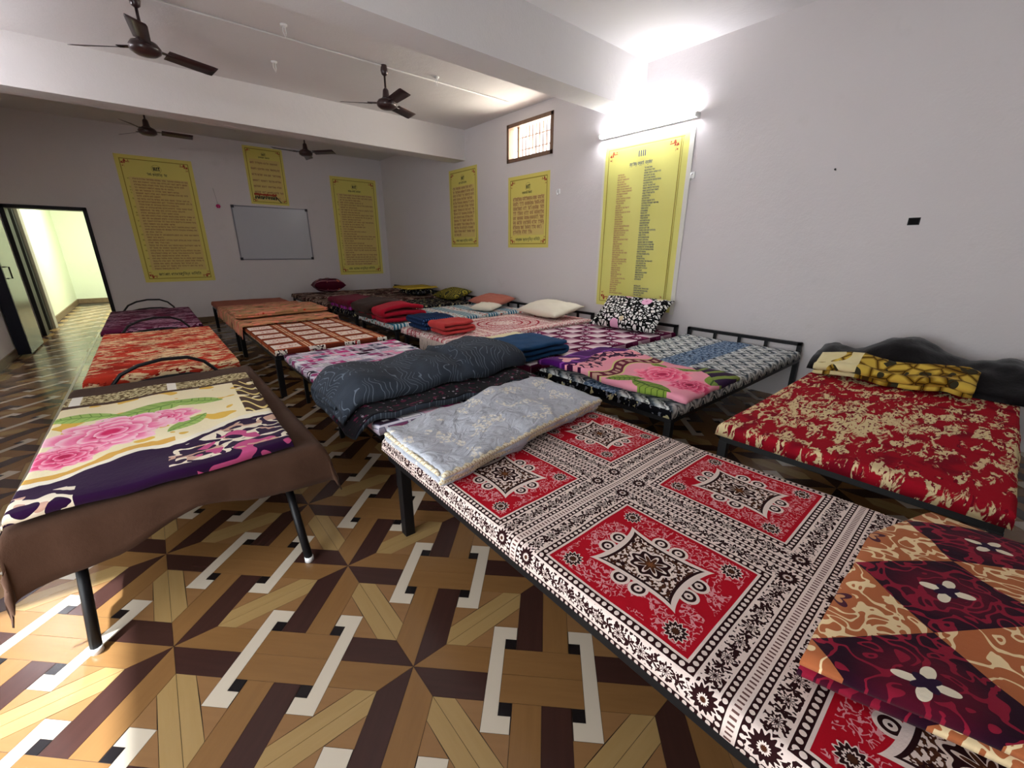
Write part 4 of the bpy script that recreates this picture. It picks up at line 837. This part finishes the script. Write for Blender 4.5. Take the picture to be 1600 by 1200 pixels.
for sa, sb, a0, b0 in ((1, 1, 0.065, 0.065), (-1, 1, w-0.10, 0.065), (1, -1, 0.065, h-0.095), (-1, -1, w-0.10, h-0.095)):
    f = BInk(); flourish(f, a0, b0, sa, sb, 1.1); f.obj('corner_flourish', M_FLOUR, t)
k_ = BInk()
for da in (-0.042, -0.015, 0.012, 0.035): k_.quad(w/2 + da - 0.02, w/2 + da - 0.008, h-0.20, h-0.14)
k_.obj('emblem', M_BLUEINK, t)
k_ = BInk(); k_.line(w/2 - 0.17, w/2 + 0.12, h-0.285, 0.034, rng); k_.obj('heading', M_BLUEINK, t)
for nm, mm, a0, top in (('name_column', M_PINKINK, 0.20, h-0.37), ('name_column', M_BLUEINK, 0.55, h-0.33)):
    k_ = BInk(); nrow = 54
    for r in range(nrow):
        if a0 > 0.5 and r in (47, 48): continue
        k_.line(a0, a0 + rng.choice((0.09, 0.11, 0.13, 0.16, 0.21)), top - r*(top - 0.13)/nrow, 0.0165, rng, 0.35)
    k_.obj(nm, mm, t)
# whiteboard
t = thing('whiteboard', 'grey-white board in an aluminium frame on the back wall', 'whiteboard', (1.41, YP, 1.12)); w, h = 1.33, 0.985
box('board_surface', material('board_enamel', '#c0c2c9', rough=0.22, coords=None, spec=0.5), t, 0.012, w-0.012, -0.014, -0.002, 0.012, h-0.012)
for q in ((0, w, 0, 0.022), (0, w, h-0.022, h)): box('frame_rail', M_ALU, t, q[0], q[1], -0.020, -0.001, q[2], q[3], 0.003)
for q in ((0, 0.022), (w-0.022, w)): box('frame_stile', M_ALU, t, q[0], q[1], -0.020, -0.001, 0.022, h-0.022, 0.003)
for a in (0, w-0.045):
    for b in (0, h-0.045): box('corner_cap', M_GREYPL, t, a-0.003, a+0.048, -0.024, -0.001, b-0.003, b+0.048, 0.008)
# small things on the walls
t = thing('paper_flower', 'small magenta paper flower hanging on a thread', 'decoration', (1.215, YB - 0.012, 2.065))
bm = bmesh.new()
for k in range(6):
    a = 2*PI*k/6; lathe(bm, [(0.004, -0.012), (0.020, 0.0), (0.006, 0.012)], 8, 0.022*math.cos(a), 0); bmesh.ops.translate(bm, verts=bm.verts[-24:], vec=(0, -0.004, 0.022*math.sin(a)))
obj('blossom', bm, material('magenta_paper', '#d02a78', rough=0.7, coords=None), t, True)
bm = bmesh.new(); tube(bm, [(0, 0, 0.02), (-0.01, 0.004, 0.14), (-0.028, 0.006, 0.30)], 0.0016, 5); obj('thread', bm, M_GREYPL, t)
def hook(label, loc, rz):
    t = thing('wall_hook', label, 'hook', loc, rz); bm = bmesh.new(); bx(bm, -0.025, 0.025, -0.012, 0.0, -0.03, 0.03, 0.004); obj('plate', bm, M_WHITEPL, t)
    bm = bmesh.new(); tube(bm, [(0, -0.01, 0.015), (0, -0.04, 0.01), (0.004, -0.05, -0.02), (0.002, -0.035, -0.045), (0, -0.02, -0.03)], 0.006, 6); obj('hook_arm', bm, M_WHITEPL, t, True)
hook('white hook with a bent arm beside the long banner', (XR, 2.372, 2.06), -PI/2); hook('small white hook right of the window poster', (XR, 4.245, 2.08), -PI/2)
t = thing('socket_opening', 'small square opening in the bare right wall, its dark painted on a flat plate', 'socket', (XR, 0.59, 1.545), -PI/2)
box('box_rim', M_BLACK, t, -0.034, 0.034, -0.003, 0.0, -0.026, 0.026, 0.001); box('hole_shade_plate', material('painted_hole_shade', '#050405', rough=0.9, coords=None), t, -0.028, 0.028, -0.0042, -0.003, -0.021, 0.021)  # flat black plate: the dark inside the hole is painted, not recessed
t = thing('wall_nail', 'tiny dark nail in the bare right wall', 'nail', (XR, 1.152, 1.957), -PI/2); bm = bmesh.new(); tube(bm, [(0, 0, 0), (0, -0.022, 0.004)], 0.004, 6); obj('shank', bm, M_BLACK, t)
bm = bmesh.new(); lathe(bm, [(0.008, -0.002), (0.008, 0.002)], 8); bmesh.ops.rotate(bm, verts=bm.verts[:], cent=(0, 0, 0), matrix=Matrix.Rotation(PI/2, 3, 'X')); bmesh.ops.translate(bm, verts=bm.verts[:], vec=(0, -0.023, 0.004)); obj('head', bm, M_BLACK, t)
# tube lights
def tube_light(label, loc, rz, power, length=1.2, name='tube_light', lamp='lamp_tube'):
    t = thing(name, label, 'light', loc, rz)
    box('batten', M_WHITEPL, t, -length/2, length/2, -0.035, 0.0, -0.022, 0.022, 0.004)
    bm = bmesh.new(); tube(bm, [(-length/2 + 0.02, -0.055, 0), (length/2 - 0.02, -0.055, 0)], 0.015, 12); obj(lamp, bm, material('lit_tube', '#ffffff', rough=0.4, coords=None, emit=('#f4f4fb', power)), t, True)
    for s in (-1, 1): box('end_cap', M_WHITEPL, t, s*(length/2 - 0.012) - 0.012, s*(length/2 - 0.012) + 0.012, -0.075, -0.03, -0.02, 0.02, 0.004)
    return t
tube_light('glowing white tube light above the long banner', (XR, 2.97, 2.594), -PI/2, 45.0)
# the ceiling wires and the fan canopy throw a second shadow away from the left wall: the lamp on that side
tube_light('glowing white tube light high on the left wall before the far beam', (XL, 5.6, 2.594), PI/2, 45.0, name='tube_light_left_offscreen', lamp='lamp_tube_offscreen')
# ------------------------------------------------------------------ ceiling fans
def fan(label, x, y, ang, R, zr=2.84):
    t = thing('ceiling_fan', label, 'fan', (x, y, zr), math.radians(ang), 'brown ceiling fans'); top = ZC - zr
    bm = bmesh.new(); lathe(bm, [(0.012, top-0.10), (0.030, top-0.085), (0.038, top-0.05), (0.030, top-0.005), (0.030, top)], 20); obj('canopy', bm, M_FAN, t, True)
    bm = bmesh.new(); tube(bm, [(0, 0, 0.06), (0, 0, top-0.09)], 0.011, 10); obj('down_rod', bm, M_FAN, t, True)
    bm = bmesh.new(); lathe(bm, [(0.014, 0.15), (0.030, 0.13), (0.040, 0.06), (0.060, 0.045)], 20); obj('lower_cup', bm, M_FAN, t, True)
    bm = bmesh.new(); lathe(bm, [(0.040, 0.05), (0.085, 0.035), (0.105, 0.005), (0.100, -0.025), (0.070, -0.045), (0.020, -0.050)], 28); obj('motor', bm, M_FAN, t, True)
    for k in range(3):
        a = 2*PI*k/3; c, s = math.cos(a), math.sin(a); V = []; N = 10
        for z in (0.0, -0.0035):
            for i in range(N+1):
                r = 0.15 + (R - 0.15)*i/N; hw = 0.052 + 0.010*i/N
                if i == N: hw *= 0.88
                for e in (-1, 1):
                    q = e*hw; zz = z + 0.004 - e*0.018; V.append((r*c - q*s, r*s + q*c, zz))
        n = 2*(N+1); Fc = []
        for i in range(N):
            Fc.append((2*i, 2*i+2, 2*i+3, 2*i+1)); Fc.append((n+2*i, n+2*i+1, n+2*i+3, n+2*i+2))
            for e in (0, 1): q = (2*i+e, n+2*i+e, n+2*i+2+e, 2*i+2+e); Fc.append(q if e == 0 else q[::-1])
        Fc.append((0, 1, n+1, n)); Fc.append((2*N, n+2*N, n+2*N+1, 2*N+1))
        bl = pyobj('blade', V, Fc, M_FAN, t, True)
        bm = bmesh.new(); bx(bm, 0.085, 0.20, -0.022, 0.022, 0.004, 0.010, 0.002); bmesh.ops.rotate(bm, verts=bm.verts[:], cent=(0, 0, 0), matrix=Matrix.Rotation(a, 3, 'Z')); obj('blade_iron', bm, M_FAN, bl)
    return t
fan('brown ceiling fan nearest the doorway side, in the middle bay', 0.33, 4.9, 24, 0.53)
fan('brown ceiling fan in the middle bay, towards the window wall', 2.35, 4.9, 28, 0.48)
fan('brown ceiling fan in the far bay, towards the doorway', 0.37, 8.1, 2, 0.50)
fan('brown ceiling fan in the far bay, in front of the small poster', 2.38, 8.1, 68, 0.52)
# conduit and loose ceiling wires
def conduit(label, pts, r=0.008):
    bm = bmesh.new(); tube(bm, pts, r, 8); return tag(obj('conduit', bm, M_CEIL, None, True), label, 'conduit')
conduit('white conduit running along the ceiling past the fans', [(-1.2, 4.9, ZC-0.012), (4.1, 4.9, ZC-0.012)])
def droop(label, x, y):
    t = thing('ceiling_wire', label, 'wire', (x, y, ZC)); bm = bmesh.new(); lathe(bm, [(0.028, -0.012), (0.030, 0.0)], 14); obj('rose', bm, M_WHITEPL, t, True)
    bm = bmesh.new(); tube(bm, [(-0.008, 0, -0.01), (-0.012, 0.004, -0.05), (0.004, 0, -0.10), (0.014, 0.004, -0.06), (0.006, 0, -0.01)], 0.004, 6); obj('loose_wire', bm, M_WHITEPL, t, True)
def onc(u, v):
    d = RIGHT*((u-800)/FPX) - UP*((v-600)/FPX) - BACK; k = (ZC - CAMZ)/d.z; return d.x*k, d.y*k
for lb, (u, v) in (('loop of loose white wire by the near fan', (443, 38)), ('loop of loose white wire between the middle fans', (428, 96)), ('loop of loose white wire beyond the middle fans', (682, 120))):
    droop(lb, *onc(u, v))
